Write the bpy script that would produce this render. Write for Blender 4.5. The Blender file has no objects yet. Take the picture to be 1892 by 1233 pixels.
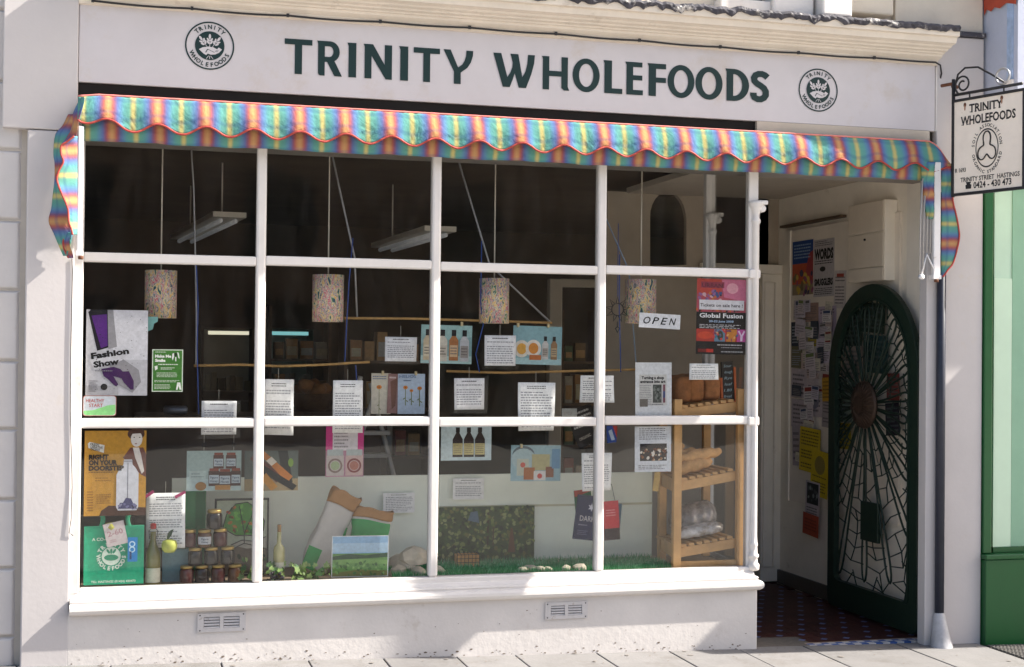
import bpy, bmesh, math, random
from mathutils import Vector, Matrix
random.seed(7)
SC = bpy.context.scene
COL = SC.collection
R_ = math.radians
V3 = Vector

# ------------------------------------------------------------------ camera, sky, sun, exposure
YAW, PITCH, ROLL = 0.26835, 0.01272, 0.01019
FPX, CX, CY = 2600.0, 946.0, 616.5
CAM = V3((0.0, -7.5, 1.649))
_f = V3((math.sin(YAW)*math.cos(PITCH), math.cos(YAW)*math.cos(PITCH), math.sin(PITCH)))
_r0 = V3((math.cos(YAW), -math.sin(YAW), 0)); _u0 = _r0.cross(_f)
_r = math.cos(ROLL)*_r0 + math.sin(ROLL)*_u0
_u = -math.sin(ROLL)*_r0 + math.cos(ROLL)*_u0
camd = bpy.data.cameras.new('camera'); cam = bpy.data.objects.new('camera', camd); COL.objects.link(cam)
camd.sensor_width = 36; camd.lens = 36*FPX/1892; camd.clip_start = .05; camd.clip_end = 500
cam.matrix_world = Matrix(((_r.x,_u.x,-_f.x,CAM.x),(_r.y,_u.y,-_f.y,CAM.y),(_r.z,_u.z,-_f.z,CAM.z),(0,0,0,1)))
SC.camera = cam

SUN = V3((1.2, -0.215, 1.0)).normalized()
EL = math.asin(SUN.z); AZ = math.atan2(SUN.x, SUN.y)
W = bpy.data.worlds.new('World'); SC.world = W; W.use_nodes = True
nt = W.node_tree
sky = nt.nodes.new('ShaderNodeTexSky'); sky.sky_type = 'NISHITA'; sky.sun_disc = False
sky.sun_elevation = EL; sky.sun_rotation = AZ; sky.air_density = 1.0; sky.dust_density = 3.8; sky.ozone_density = .8
nt.links.new(sky.outputs[0], nt.nodes['Background'].inputs[0]); nt.nodes['Background'].inputs[1].default_value = 0.098
sd = bpy.data.lights.new('sun', 'SUN'); sd.energy = 5.0; sd.angle = R_(0.5); sd.color = (1.0, .94, .85)
so = bpy.data.objects.new('sun', sd); COL.objects.link(so)
so.rotation_euler = SUN.to_track_quat('Z', 'Y').to_euler(); so.location = (6, -6, 9)
SC.view_settings.view_transform = 'Standard'; SC.view_settings.look = 'None'
SC.view_settings.exposure = 1.40; SC.view_settings.gamma = 1.0; SC.view_settings.use_curve_mapping = False
SC.render.engine = 'CYCLES'
SC.cycles.max_bounces = 8; SC.cycles.transparent_max_bounces = 16; SC.cycles.diffuse_bounces = 4
SC.cycles.caustics_reflective = False; SC.cycles.caustics_refractive = False

# ------------------------------------------------------------------ where a sight line meets a plane of the place
def ray(u, v): return _f + (u-CX)/FPX*_r - (v-CY)/FPX*_u
def P(u, v, Y=0.0):
    d = ray(u, v); return CAM + d*((Y-CAM.y)/d.y)
def PX(u, v, X):
    d = ray(u, v); return CAM + d*((X-CAM.x)/d.x)
def PZ(u, v, Z):
    d = ray(u, v); return CAM + d*((Z-CAM.z)/d.z)
def gz(x): return .038 - .0235*x            # the pavement falls gently to the right

# ------------------------------------------------------------------ materials
def S(*c):
    if len(c) == 1:
        h = c[0].lstrip('#'); c = [int(h[i:i+2], 16) for i in (0, 2, 4)]
    return tuple(((x/255)/12.92 if x/255 <= .04045 else ((x/255+.055)/1.055)**2.4) for x in c)
MATS = {}
def mat(name, rgb, rough=.6, var=.10, scale=6.0, bump=0.0, bscale=60.0, metal=0.0, spec=.4, rnd=0.0, emit=None, stain=None):
    if name in MATS: return MATS[name]
    m = bpy.data.materials.new(name); m.use_nodes = True; MATS[name] = m
    t = m.node_tree; b = t.nodes['Principled BSDF']; L = t.links.new
    b.inputs['Roughness'].default_value = rough; b.inputs['Metallic'].default_value = metal
    b.inputs['Specular IOR Level'].default_value = spec
    geo = t.nodes.new('ShaderNodeNewGeometry')
    n = t.nodes.new('ShaderNodeTexNoise'); n.inputs['Scale'].default_value = scale; n.inputs['Detail'].default_value = 6
    n.inputs['Roughness'].default_value = .65
    L(geo.outputs['Position'], n.inputs['Vector'])
    mx = t.nodes.new('ShaderNodeMix'); mx.data_type = 'RGBA'
    mx.inputs[6].default_value = (*[max(0, c*(1-var)) for c in rgb], 1); mx.inputs[7].default_value = (*[min(1, c*(1+var)) for c in rgb], 1)
    mp = t.nodes.new('ShaderNodeMapRange'); mp.inputs[1].default_value = .3; mp.inputs[2].default_value = .7
    L(n.outputs[0], mp.inputs[0]); L(mp.outputs[0], mx.inputs[0]); col = mx.outputs[2]
    if stain:                                # (colour, scale, low, high): blotches of wear
        n2 = t.nodes.new('ShaderNodeTexNoise'); n2.inputs['Scale'].default_value = stain[1]; n2.inputs['Detail'].default_value = 9; n2.inputs['Roughness'].default_value = .72
        L(geo.outputs['Position'], n2.inputs['Vector'])
        m2 = t.nodes.new('ShaderNodeMapRange'); m2.inputs[1].default_value = stain[2]; m2.inputs[2].default_value = stain[3]
        L(n2.outputs[0], m2.inputs[0])
        x2 = t.nodes.new('ShaderNodeMix'); x2.data_type = 'RGBA'; L(m2.outputs[0], x2.inputs[0]); L(col, x2.inputs[6]); x2.inputs[7].default_value = (*stain[0], 1)
        col = x2.outputs[2]
    if rnd:
        oi = t.nodes.new('ShaderNodeObjectInfo'); h = t.nodes.new('ShaderNodeHueSaturation')
        mr = t.nodes.new('ShaderNodeMapRange'); mr.inputs[3].default_value = 1-rnd; mr.inputs[4].default_value = 1+rnd
        L(oi.outputs['Random'], mr.inputs[0]); L(mr.outputs[0], h.inputs['Value']); L(col, h.inputs['Color']); col = h.outputs[0]
    L(col, b.inputs['Base Color'])
    if bump:
        nb = t.nodes.new('ShaderNodeTexNoise'); nb.inputs['Scale'].default_value = bscale; nb.inputs['Detail'].default_value = 5
        L(geo.outputs['Position'], nb.inputs['Vector'])
        bp = t.nodes.new('ShaderNodeBump'); bp.inputs['Strength'].default_value = bump; bp.inputs['Distance'].default_value = .004
        L(nb.outputs[0], bp.inputs['Height']); L(bp.outputs[0], b.inputs['Normal'])
    if emit:
        b.inputs['Emission Color'].default_value = (*emit[0], 1); b.inputs['Emission Strength'].default_value = emit[1]
    return m
def pm(h, rough=.55):                        # printed or plain paper and other small flat-coloured stuff, by hex colour
    return mat('ink_'+h.strip('#'), S(h), rough, .13, 55, spec=.3)
def glass_mat(name, tint=(1, 1, 1), ior=1.5, gain=1.0, rough=0.0, wobble=0.0):
    m = bpy.data.materials.new(name); m.use_nodes = True; t = m.node_tree; t.nodes.clear(); L = t.links.new
    o = t.nodes.new('ShaderNodeOutputMaterial'); mx = t.nodes.new('ShaderNodeMixShader')
    tr = t.nodes.new('ShaderNodeBsdfTransparent'); tr.inputs[0].default_value = (*tint, 1)
    gl = t.nodes.new('ShaderNodeBsdfGlossy'); gl.inputs['Roughness'].default_value = rough
    fr = t.nodes.new('ShaderNodeFresnel'); fr.inputs[0].default_value = ior
    mu = t.nodes.new('ShaderNodeMath'); mu.operation = 'MULTIPLY'; mu.inputs[1].default_value = gain; mu.use_clamp = True
    L(fr.outputs[0], mu.inputs[0]); L(mu.outputs[0], mx.inputs[0]); L(tr.outputs[0], mx.inputs[1]); L(gl.outputs[0], mx.inputs[2]); L(mx.outputs[0], o.inputs[0])
    if name == 'window_glass':               # dust and dried streaks on the panes
        df = t.nodes.new('ShaderNodeBsdfDiffuse'); df.inputs[0].default_value = (.8, .78, .74, 1); mz = t.nodes.new('ShaderNodeMixShader')
        g2 = t.nodes.new('ShaderNodeNewGeometry'); mp = t.nodes.new('ShaderNodeMapping'); mp.inputs['Scale'].default_value = (9, 9, 2.2); L(g2.outputs['Position'], mp.inputs[0])
        nn = t.nodes.new('ShaderNodeTexNoise'); nn.inputs['Scale'].default_value = 1.5; nn.inputs['Detail'].default_value = 8; nn.inputs['Roughness'].default_value = .7; L(mp.outputs[0], nn.inputs['Vector'])
        mr = t.nodes.new('ShaderNodeMapRange'); mr.inputs[1].default_value = .45; mr.inputs[2].default_value = .75; mr.inputs[3].default_value = .001; mr.inputs[4].default_value = .010; L(nn.outputs[0], mr.inputs[0])
        L(mr.outputs[0], mz.inputs[0]); L(mx.outputs[0], mz.inputs[1]); L(df.outputs[0], mz.inputs[2]); L(mz.outputs[0], o.inputs[0])
    if wobble:
        geo = t.nodes.new('ShaderNodeNewGeometry'); n = t.nodes.new('ShaderNodeTexNoise'); n.inputs['Scale'].default_value = 2.2
        L(geo.outputs['Position'], n.inputs['Vector']); bp = t.nodes.new('ShaderNodeBump'); bp.inputs['Strength'].default_value = wobble; bp.inputs['Distance'].default_value = .01
        L(n.outputs[0], bp.inputs['Height']); L(bp.outputs[0], gl.inputs['Normal'])
    MATS[name] = m; return m

# ------------------------------------------------------------------ mesh building
class Fr:                                    # a flat frame: x along ex, y along ey, n out of the surface
    def __init__(s, o, ex=(1, 0, 0), ey=(0, 0, 1), rot=0, bend=0.0, curl=0.0):
        s.bend, s.curl = bend, curl
        s.o = V3(o); ex = V3(ex).normalized(); ey = V3(ey).normalized()
        if rot:
            c, q = math.cos(rot), math.sin(rot); ex, ey = ex*c+ey*q, ey*c-ex*q
        s.ex, s.ey = ex, ey; s.n = ex.cross(ey)
    def __call__(s, x, y, n=0):              # bend and curl: how paper bows sideways and lifts towards its foot
        return s.o + s.ex*x + s.ey*y + s.n*(n + s.bend*x*x + s.curl*(y-.12)**2*x)
class MB:
    def __init__(s): s.v = []; s.f = []; s.m = []; s.st = []; s.mats = []; s.smooth = []
    def mi(s, m):
        if m not in s.mats: s.mats.append(m)
        return s.mats.index(m)
    def add(s, vs, fs, m, st=None, smooth=False):
        o = len(s.v); i = s.mi(m); s.v += [tuple(v) for v in vs]
        s.st += list(st) if st else [(0, 0)]*len(vs)
        for f in fs: s.f.append([o+k for k in f]); s.m.append(i); s.smooth.append(smooth)
        return s
    def box(s, x0, x1, y0, y1, z0, z1, m):
        vs = [(x, y, z) for z in (z0, z1) for y in (y0, y1) for x in (x0, x1)]
        return s.add(vs, [(0, 2, 3, 1), (4, 5, 7, 6), (0, 1, 5, 4), (2, 6, 7, 3), (0, 4, 6, 2), (1, 3, 7, 5)], m)
    def fbox(s, fr, x0, x1, y0, y1, n0, n1, m):
        vs = [fr(x, y, n) for n in (n0, n1) for y in (y0, y1) for x in (x0, x1)]
        return s.add(vs, [(0, 2, 3, 1), (4, 5, 7, 6), (0, 1, 5, 4), (2, 6, 7, 3), (0, 4, 6, 2), (1, 3, 7, 5)], m)
    def flat(s, fr, pts, n, m): return s.add([fr(x, y, n) for x, y in pts], [list(range(len(pts)))], m)
    def rect(s, fr, x0, y0, x1, y1, n, m): return s.flat(fr, [(x0, y0), (x1, y0), (x1, y1), (x0, y1)], n, m)
    def prism(s, fr, pts, n0, n1, m):
        k = len(pts); vs = [fr(x, y, n0) for x, y in pts]+[fr(x, y, n1) for x, y in pts]
        fs = [list(range(k))[::-1], list(range(k, 2*k))]+[(i, (i+1) % k, k+(i+1) % k, k+i) for i in range(k)]
        return s.add(vs, fs, m)
    def ring(s, fr, cx, cy, r0, r1, n, m, k=40, sy=1.0):
        vs = []
        for i in range(k):
            a = 2*math.pi*i/k
            for r in (r0, r1): vs.append(fr(cx+r*math.cos(a), cy+r*math.sin(a)*sy, n))
        return s.add(vs, [(2*i, 2*i+1, (2*i+3) % (2*k), (2*i+2) % (2*k)) for i in range(k)], m)
    def disc(s, fr, cx, cy, rx, ry, n, m, k=28, rot=0):
        c, q = math.cos(rot), math.sin(rot)
        return s.flat(fr, [(cx+rx*math.cos(a)*c-ry*math.sin(a)*q, cy+rx*math.cos(a)*q+ry*math.sin(a)*c) for a in [2*math.pi*i/k for i in range(k)]], n, m)
    def tube(s, pts, r, m, k=6, closed=False, cap=True):
        pts = [V3(p) for p in pts]; n = len(pts); vs = []; rs = r if isinstance(r, (list, tuple)) else [r]*n
        prev = None
        for i, p in enumerate(pts):
            a = pts[(i-1) % n] if (closed or i > 0) else p; b = pts[(i+1) % n] if (closed or i < n-1) else p
            t = (b-a); t = t.normalized() if t.length > 1e-9 else V3((0, 0, 1))
            if prev is None: x = t.orthogonal().normalized()
            else:
                x = prev - t*prev.dot(t); x = x.normalized() if x.length > 1e-6 else t.orthogonal().normalized()
            prev = x; y = t.cross(x)
            vs += [p+(x*math.cos(2*math.pi*j/k)+y*math.sin(2*math.pi*j/k))*rs[i] for j in range(k)]
        fs = []
        for i in range(n if closed else n-1):
            for j in range(k): fs.append((i*k+j, i*k+(j+1) % k, ((i+1) % n)*k+(j+1) % k, ((i+1) % n)*k+j))
        if cap and not closed: fs += [list(range(k))[::-1], [(n-1)*k+j for j in range(k)]]
        return s.add(vs, fs, m, smooth=True)
    def lathe(s, c, prof, m, k=16, ax=(0, 0, 1), smooth=True):
        c = V3(c); a = V3(ax).normalized(); x = a.orthogonal().normalized(); y = a.cross(x); vs = []
        for r, h in prof: vs += [c+a*h+(x*math.cos(2*math.pi*j/k)+y*math.sin(2*math.pi*j/k))*r for j in range(k)]
        n = len(prof); fs = [(i*k+j, i*k+(j+1) % k, (i+1)*k+(j+1) % k, (i+1)*k+j) for i in range(n-1) for j in range(k)]
        fs += [list(range(k))[::-1], [(n-1)*k+j for j in range(k)]]
        return s.add(vs, fs, m, smooth=smooth)
    def grid(s, fn, nu, nv, m, st=None, smooth=True):      # fn(a, b) for a, b in 0..1
        vs = []; ss = []
        for j in range(nv+1):
            for i in range(nu+1):
                vs.append(fn(i/nu, j/nv)); ss.append(st(i/nu, j/nv) if st else (0, 0))
        fs = [(j*(nu+1)+i, j*(nu+1)+i+1, (j+1)*(nu+1)+i+1, (j+1)*(nu+1)+i) for j in range(nv) for i in range(nu)]
        return s.add(vs, fs, m, ss, smooth)
    def extr(s, prof, x0, x1, m, sm=False):               # (y, z) outline swept along X
        k = len(prof); vs = [(x0, y, z) for y, z in prof]+[(x1, y, z) for y, z in prof]
        return s.add(vs, [(i, k+i, k+(i+1) % k, (i+1) % k) for i in range(k)]+[list(range(k))[::-1], list(range(k, 2*k))], m, smooth=sm)
    def mesh(s, name):
        me = bpy.data.meshes.new(name); me.from_pydata(s.v, [], s.f)
        for m in s.mats: me.materials.append(m)
        me.polygons.foreach_set('material_index', s.m); me.polygons.foreach_set('use_smooth', s.smooth)
        if any(a != (0, 0) for a in s.st):
            at = me.attributes.new('st', 'FLOAT_VECTOR', 'POINT')
            at.data.foreach_set('vector', [c for a in s.st for c in (a[0], a[1], 0)])
        me.update(); return me
def recalc(me):
    b = bmesh.new(); b.from_mesh(me); bmesh.ops.recalc_face_normals(b, faces=b.faces); b.to_mesh(me); b.free(); return me
def obj(name, mb, parent=None, bevel=0.0, solid=0.0, fix=True):
    me = mb if isinstance(mb, bpy.types.Mesh) else mb.mesh(name)
    if fix and not isinstance(mb, bpy.types.Mesh) and len(me.polygons) < 20000: recalc(me)
    o = bpy.data.objects.new(name, me); COL.objects.link(o)
    if parent is not None:
        o.parent = parent; o.matrix_parent_inverse = Matrix.Translation(-wloc(parent))
    if solid:
        md = o.modifiers.new('solid', 'SOLIDIFY'); md.thickness = solid; md.offset = 0
    if bevel:
        md = o.modifiers.new('bevel', 'BEVEL'); md.width = bevel; md.segments = 2; md.limit_method = 'ANGLE'; md.angle_limit = R_(40)
    return o
def wloc(o):
    return V3(o.location) if o.type == 'EMPTY' else V3((0, 0, 0)) if not o.get('_at') else V3(o['_at'])
def tag(o, label, cat, group=None):
    o['label'] = label; o['category'] = cat
    if group: o['group'] = group
    return o
def thing(name, label, cat, loc=(0, 0, 0), group=None):
    e = bpy.data.objects.new(name, None); COL.objects.link(e); e.location = loc; e.empty_display_size = .05
    return tag(e, label, cat, group)
def struct(name, mb, bevel=0):
    o = obj(name, mb, None, bevel); o['kind'] = 'structure'; return o
def inst(name, me, loc, parent=None, rot=(0, 0, 0), scale=(1, 1, 1)):   # a copy that shares mesh data
    o = bpy.data.objects.new(name, me); COL.objects.link(o); o.location = loc; o.rotation_euler = rot; o.scale = scale
    if parent is not None:
        o.parent = parent; o.matrix_parent_inverse = Matrix.Translation(-wloc(parent))
    return o

# ------------------------------------------------------------------ lettering
_tc = {}
def text2d(s, off=0.0, space=1.0, shear=0.0):
    k = (s, off, space, shear)
    if k in _tc: return _tc[k]
    cu = bpy.data.curves.new('t', 'FONT'); cu.body = s; cu.size = 1.0; cu.offset = off; cu.space_character = space; cu.shear = shear
    cu.resolution_u = 2; cu.fill_mode = 'FRONT'
    o = bpy.data.objects.new('t', cu); COL.objects.link(o)
    me = o.to_mesh(); vs = [(v.co.x, v.co.y) for v in me.vertices]; fs = [tuple(p.vertices) for p in me.polygons]
    o.to_mesh_clear(); bpy.data.objects.remove(o); bpy.data.curves.remove(cu)
    if vs: x0 = min(v[0] for v in vs); x1 = max(v[0] for v in vs)
    else: x0 = x1 = 0
    _tc[k] = (vs, fs, x0, x1); return _tc[k]
def put_text(mb, fr, s, x, y, cap, n, m, align='c', off=.02, width=None, space=1.0, shear=0.0, rot=0.0):
    """cap = capital height in metres; width = total width to squeeze to"""
    vs, fs, x0, x1 = text2d(s, off, space, shear)
    if not vs: return
    k = cap/.70; kx = k if width is None else width/(x1-x0)
    ox = {'l': -x0, 'c': -(x0+x1)/2, 'r': -x1}[align]*kx
    c, q = math.cos(rot), math.sin(rot)
    mb.add([fr(x+(a*kx+ox)*c-b*k*q, y+(a*kx+ox)*q+b*k*c, n) for a, b in vs], fs, m)
def ring_text(mb, fr, s, cx, cy, r, cap, n, m, a_mid, step, inward=False, off=.03, sy=1.0, wx=1.0):
    """letters round a circle; a_mid is the middle angle, step the angle per letter"""
    k = len(s)
    for i, ch in enumerate(s):
        if ch == ' ': continue
        d = (i-(k-1)/2)*step
        a = a_mid - d if not inward else a_mid + d
        px, py = cx+r*math.cos(a), cy+r*math.sin(a)*sy
        put_text(mb, fr, ch, px, py, cap, n, m, 'c', off, rot=(a-math.pi/2 if not inward else a+math.pi/2))
def fill2d(loops):
    """outer loop and holes -> (verts, faces) by the curve filler"""
    cu = bpy.data.curves.new('g', 'CURVE'); cu.dimensions = '2D'; cu.fill_mode = 'BOTH'; cu.extrude = 0
    for lp in loops:
        sp = cu.splines.new('POLY'); sp.points.add(len(lp)-1); sp.use_cyclic_u = True
        for i, (x, y) in enumerate(lp): sp.points[i].co = (x, y, 0, 1)
    o = bpy.data.objects.new('g', cu); COL.objects.link(o); me = o.to_mesh()
    r = ([(v.co.x, v.co.y) for v in me.vertices], [tuple(p.vertices) for p in me.polygons])
    o.to_mesh_clear(); bpy.data.objects.remove(o); bpy.data.curves.remove(cu); return r
def arc(cx, cy, rx, ry, a0, a1, n=14):
    return [(cx+rx*math.cos(R_(a0+(a1-a0)*i/n)), cy+ry*math.sin(R_(a0+(a1-a0)*i/n))) for i in range(n+1)]

# ------------------------------------------------------------------ printed sheets
def draw(mb, fr, w, h, items, n=.0006, seed=0):
    rg = random.Random(seed); X = lambda x: (x-.5)*w; Y = lambda y: (y-.5)*h
    for it in items:
        n += .00025; k = it[0]
        if k == 'r': mb.rect(fr, X(it[1]), Y(it[2]), X(it[3]), Y(it[4]), n, pm(it[5]))
        elif k == 'p': mb.flat(fr, [(X(a), Y(b)) for a, b in it[1]], n, pm(it[2]))
        elif k == 'e': mb.disc(fr, X(it[1]), Y(it[2]), it[3]*w, it[4]*w, n, pm(it[5]), 20, it[6] if len(it) > 6 else 0)
        elif k == 'o': mb.ring(fr, X(it[1]), Y(it[2]), it[3]*w, it[4]*w, n, pm(it[5]), 28)
        elif k == 't':      # text, x, y (baseline), cap (fraction of h), colour, align, width fraction or None, rot, off
            put_text(mb, fr, it[1], X(it[2]), Y(it[3]), it[4]*h, n, pm(it[5]), it[6] if len(it) > 6 else 'c', it[9] if len(it) > 9 else .02,
                     (it[7]*w if len(it) > 7 and it[7] else None), 1.0, 0.0, it[8] if len(it) > 8 else 0.0)
        elif k == 'l':      # small print: x0, y0, x1, y1, lines, colour, (ragged)
            x0, y0, x1, y1, nl, c = it[1:7]; rag = it[7] if len(it) > 7 else .15; m = pm(c); d = (y1-y0)/nl
            for i in range(nl):
                yy = y1-(i+.5)*d
                if rg.random() < .10 and nl > 6: continue
                xe = x1-(x1-x0)*rg.random()*rag*(2.2 if rg.random() < .2 else .5)
                x = x0
                while x < xe:
                    ww = (x1-x0)*rg.uniform(.04, .13)
                    mb.rect(fr, X(x), Y(yy-d*.22), X(min(x+ww, xe)), Y(yy+d*.22), n, m); x += ww+(x1-x0)*.022
        elif k == 'spot':   # scattered specks: x0,y0,x1,y1,count,size,colours
            x0, y0, x1, y1, cnt, sz, cs = it[1:8]
            for i in range(cnt):
                mb.disc(fr, X(rg.uniform(x0, x1)), Y(rg.uniform(y0, y1)), sz*w*rg.uniform(.5, 1.3), sz*w*rg.uniform(.4, 1.1), n+i*2e-6, pm(rg.choice(cs)), 7, rg.uniform(0, 3))
def sheet_at(name, label, cat, fr, w, h, items, paper='#e9e9e6', group=None, seed=0, thick=.0006, pname='print', sleeve=False, parent=None):
    mb = MB()
    if fr.bend or fr.curl:
        mb.grid(lambda a, q: fr((a-.5)*w, (q-.5)*h, 0), 8, 8, pm(paper)); o = obj(name, mb, parent, fix=False)
        md = o.modifiers.new('solid', 'SOLIDIFY'); md.thickness = thick; md.offset = -1 if mb else 1
    else: mb.fbox(fr, -w/2, w/2, -h/2, h/2, -thick, 0, pm(paper)); o = obj(name, mb, parent)
    if label: tag(o, label, cat, group)
    if items:
        sh = []; nn = -.0001                 # shapes go into one print, each line of lettering is a part of its own
        runs = []
        for k_, it in enumerate(items):
            if it[0] == 't':
                if it[1]: pb = MB(); draw(pb, fr, w, h, [it], nn+.00025*k_, seed); obj('lettering', pb, o, fix=False)
            elif runs and runs[-1][0] == 'on': runs[-1][1].append((k_, it))
            else: runs.append(('on', [(k_, it)]))
        for _, rn in runs:
            pb = MB()
            for k_, it in rn: draw(pb, fr, w, h, [it], nn+.00025*k_, seed+k_)
            obj(pname, pb, o, fix=False)
    if sleeve:
        q = MB(); q.fbox(fr, -w*.62, w*.62, -h*.62, h*.58, .002, .0024, MATS['film']); obj('plastic_sleeve', q, o)
    return o
def sheet(name, label, cat, u0, v0, u1, v1, Y, items=(), paper='#e9e9e6', rot=0.0, **k):
    um, vm = (u0+u1)/2, (v0+v1)/2
    w = P(u1, vm, Y).x-P(u0, vm, Y).x; h = P(um, v0, Y).z-P(um, v1, Y).z
    bend = k.pop('bend', 0.0); curl = k.pop('curl', 0.0)
    return sheet_at(name, label, cat, Fr(P(um, vm, Y), rot=rot, bend=bend, curl=curl), w, h, items, paper, **k)
# ------------------------------------------------------------------ shared materials
WHITE = mat('white_gloss_paint', (.73, .695, .665), .42, .05, 9, .25, 30, spec=.45, stain=((.56, .49, .41), 5.0, .62, .80))
MASON = mat('white_masonry_paint', (.55, .52, .515), .8, .04, 3, .15, 45, spec=.25, stain=((.55, .49, .43), 4.5, .62, .80))
RISER = mat('worn_white_render', (.655, .62, .595), .85, .07, 3, .35, 40, spec=.2, stain=((.46, .41, .36), 5.5, .61, .80))
FASCIA = mat('fascia_paint', (.575, .545, .56), .5, .04, 4, .10, 20, spec=.35, stain=((.50, .43, .36), 1.7, .55, .78))
CORN = mat('cornice_paint', (.69, .62, .53), .7, .08, 5, .5, 26, stain=((.46, .39, .31), 7, .60, .76))
UPPER = mat('upper_render', (.62, .56, .47), .85, .07, 4, .3, 40, stain=((.40, .35, .29), 6, .6, .76))
BLACK = mat('recess_shade_black', (.012, .010, .009), .9, .2)  # near black that paints in the shade of gaps and openings
IRON = mat('black_iron', (.02, .02, .022), .45, .2, 30, .2)
DGREEN = mat('sign_green_paint', S('#0d2b2a'), .45, .06, 20)
LEAD = mat('lead_flashing', (.055, .053, .065), .75, .4, 22, .9, 40, stain=((.42, .40, .38), 15, .56, .63))
GLASS = glass_mat('window_glass', (.995, 1, .995), 1.5, .48, 0.0, .25)
FILM = glass_mat('film', (.99, .99, 1), 1.4, .45, .15)

# ------------------------------------------------------------------ ground
road = MB(); road.add([(-60, -60, -.19), (60, -60, -.19), (60, 40, -.19), (-60, 40, -.19)], [(0, 1, 2, 3)], mat('pale_street_paving', (.46, .44, .41), .9, .12, 20, .6, 90))
struct('ground', road)
SLAB = mat('paving_slab', (.19, .184, .182), .85, .09, 5, .45, 50, rnd=.10, stain=((.14, .13, .12), 3.6, .52, .74))
pave = MB()
pave.add([(-9, -3.1, gz(-9)-.012), (12, -3.1, gz(12)-.012), (12, .3, gz(12)-.012), (-9, .3, gz(-9)-.012)], [(0, 1, 2, 3)], mat('joint_mortar', (.13, .115, .10), .95, .2, 30))
pavement = struct('pavement', pave)
def slab(x0, x1, y0, y1, parent, name='paving_slab', m=SLAB, up=0.0, th=.05):
    g = .004; dz = random.uniform(-.0015, .0015)+up; mb = MB()
    vs = [(x, y, gz(x)+dz-(th if k == 0 else 0)) for k in (0, 1) for y in (y0+g, y1-g) for x in (x0+g, x1-g)]
    mb.add(vs, [(0, 2, 3, 1), (4, 5, 7, 6), (0, 1, 5, 4), (2, 6, 7, 3), (0, 4, 6, 2), (1, 3, 7, 5)], m)
    return obj(name, mb, parent, bevel=.004)
xs = [-3.1, -2.55, -2.0, -1.55, -1.0, -.5, -.05, .5, .95, 1.35, 1.75, 2.08, 2.55, 2.98, 3.41, 3.84, 4.446, 4.97]
for a, b in zip(xs[:-1], xs[1:]): slab(a, b, -.78-.12*((a*7) % 1), .0, pavement)
slab(4.97, 5.6, -1.4, -.62, pavement); slab(5.6, 6.3, -1.4, .0, pavement)
for row in range(3):
    y1 = -.9-.62*row; x = -3.0+.23*row
    while x < 6:
        wdt = random.choice((.45, .6, .75)); slab(x, x+wdt, y1-.62, y1-.02 if row else y1-.004, pavement); x += wdt
k = MB(); x = -6
kerb = []
while x < 8:
    b = MB(); b.add([(xx, y, z if not t else gz(xx)+.002) for t in (0, 1) for z in (-.19,) for y in (-3.25, -3.105) for xx in (x+.004, x+.911)],
          [(0, 2, 3, 1), (4, 5, 7, 6), (0, 1, 5, 4), (2, 6, 7, 3), (0, 4, 6, 2), (1, 3, 7, 5)], SLAB); kerb.append(obj('kerb_stone', b, pavement, bevel=.012)); x += .915
# the far side of the street, which the panes mirror
t = thing('terrace_building', 'brown brick terrace across the street, mirrored faintly in the panes', 'building', (2, -20, -.19))
b = MB(); b.box(-2, 30, -24, -20, -.19, 5.6, mat('far_brick', (.26, .18, .13), .9, .25, 3, .3)); obj('wall', b, t)
b = MB(); b.add([(-2.2, -19.8, 5.6), (30, -19.8, 5.6), (30, -22, 7.0), (-2.2, -22, 7.0), (-2.2, -24.2, 5.6), (30, -24.2, 5.6)], [(0, 1, 2, 3), (3, 2, 5, 4)], mat('slate_roof', (.06, .06, .065), .7, .3, 9)); obj('roof', b, t)
for i in range(5, 13):
    for zz in (.9, 3.4):
        b = MB(); b.box(-20.6+i*3.8, -19.2+i*3.8, -20.06, -19.98, zz, zz+1.7, mat('far_window_frame', (.10, .08, .07), .6)); wf = obj('window', b, t)
        b = MB(); b.box(-20.5+i*3.8, -19.3+i*3.8, -19.98, -19.97, zz+.1, zz+1.6, mat('far_pane', (.02, .025, .03), .05)); obj('pane', b, wf)

# ------------------------------------------------------------------ building left of the shop: rusticated blocks
lb = thing('neighbour_wall', 'white rusticated block wall at the left edge of the picture', 'wall', (-1.2, 0, 0))
xe = P(37, 700, -.02).x
BLK = mat('rusticated_block', (.56, .535, .525), .85, .05, 4, .35, 45, stain=((.45, .38, .28), 5.5, .62, .8))
b = MB(); b.box(-2.2, P(44, 700, -.06).x, .0, .3, gz(-1)-.1, 4.6, mat('joint_backing', (.50, .46, .41), .9)); obj('backing', b, lb)  # plain backing behind the blocks, in its own browner colour
vj = [150, 277, 407, 536, 667, 793, 923, 1050, 1177, 1320]
zj = [P(20, v, -.02).z for v in vj]
zj = [zj[0]+.36*2, zj[0]+.36]+zj
for z1, z0 in zip(zj[:-1], zj[1:]):
    c = .010; b = MB(); pr = [(.03, z0+.003), (.002, z0+.003), (-.02, z0+c+.003), (-.02, z1-c-.003), (.002, z1-.003), (.03, z1-.003)]
    kx = len(pr); xl = [xe-(.012 if y > -.01 else .026)+(.012 if y > 0.0 else 0) for y, z in pr]
    for xa, xb in ((-2.2, -1.0), (-.99, None)):
        b2 = MB(); vs = [(xa, y, z) for y, z in pr]+[((xb if xb else xl[i]), y, z) for i, (y, z) in enumerate(pr)]
        b2.add(vs, [(i, kx+i, kx+(i+1) % kx, (i+1) % kx) for i in range(kx)]+[list(range(kx))[::-1], list(range(kx, 2*kx))], BLK)
        obj('stone_block', b2, lb, bevel=.006)

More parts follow.
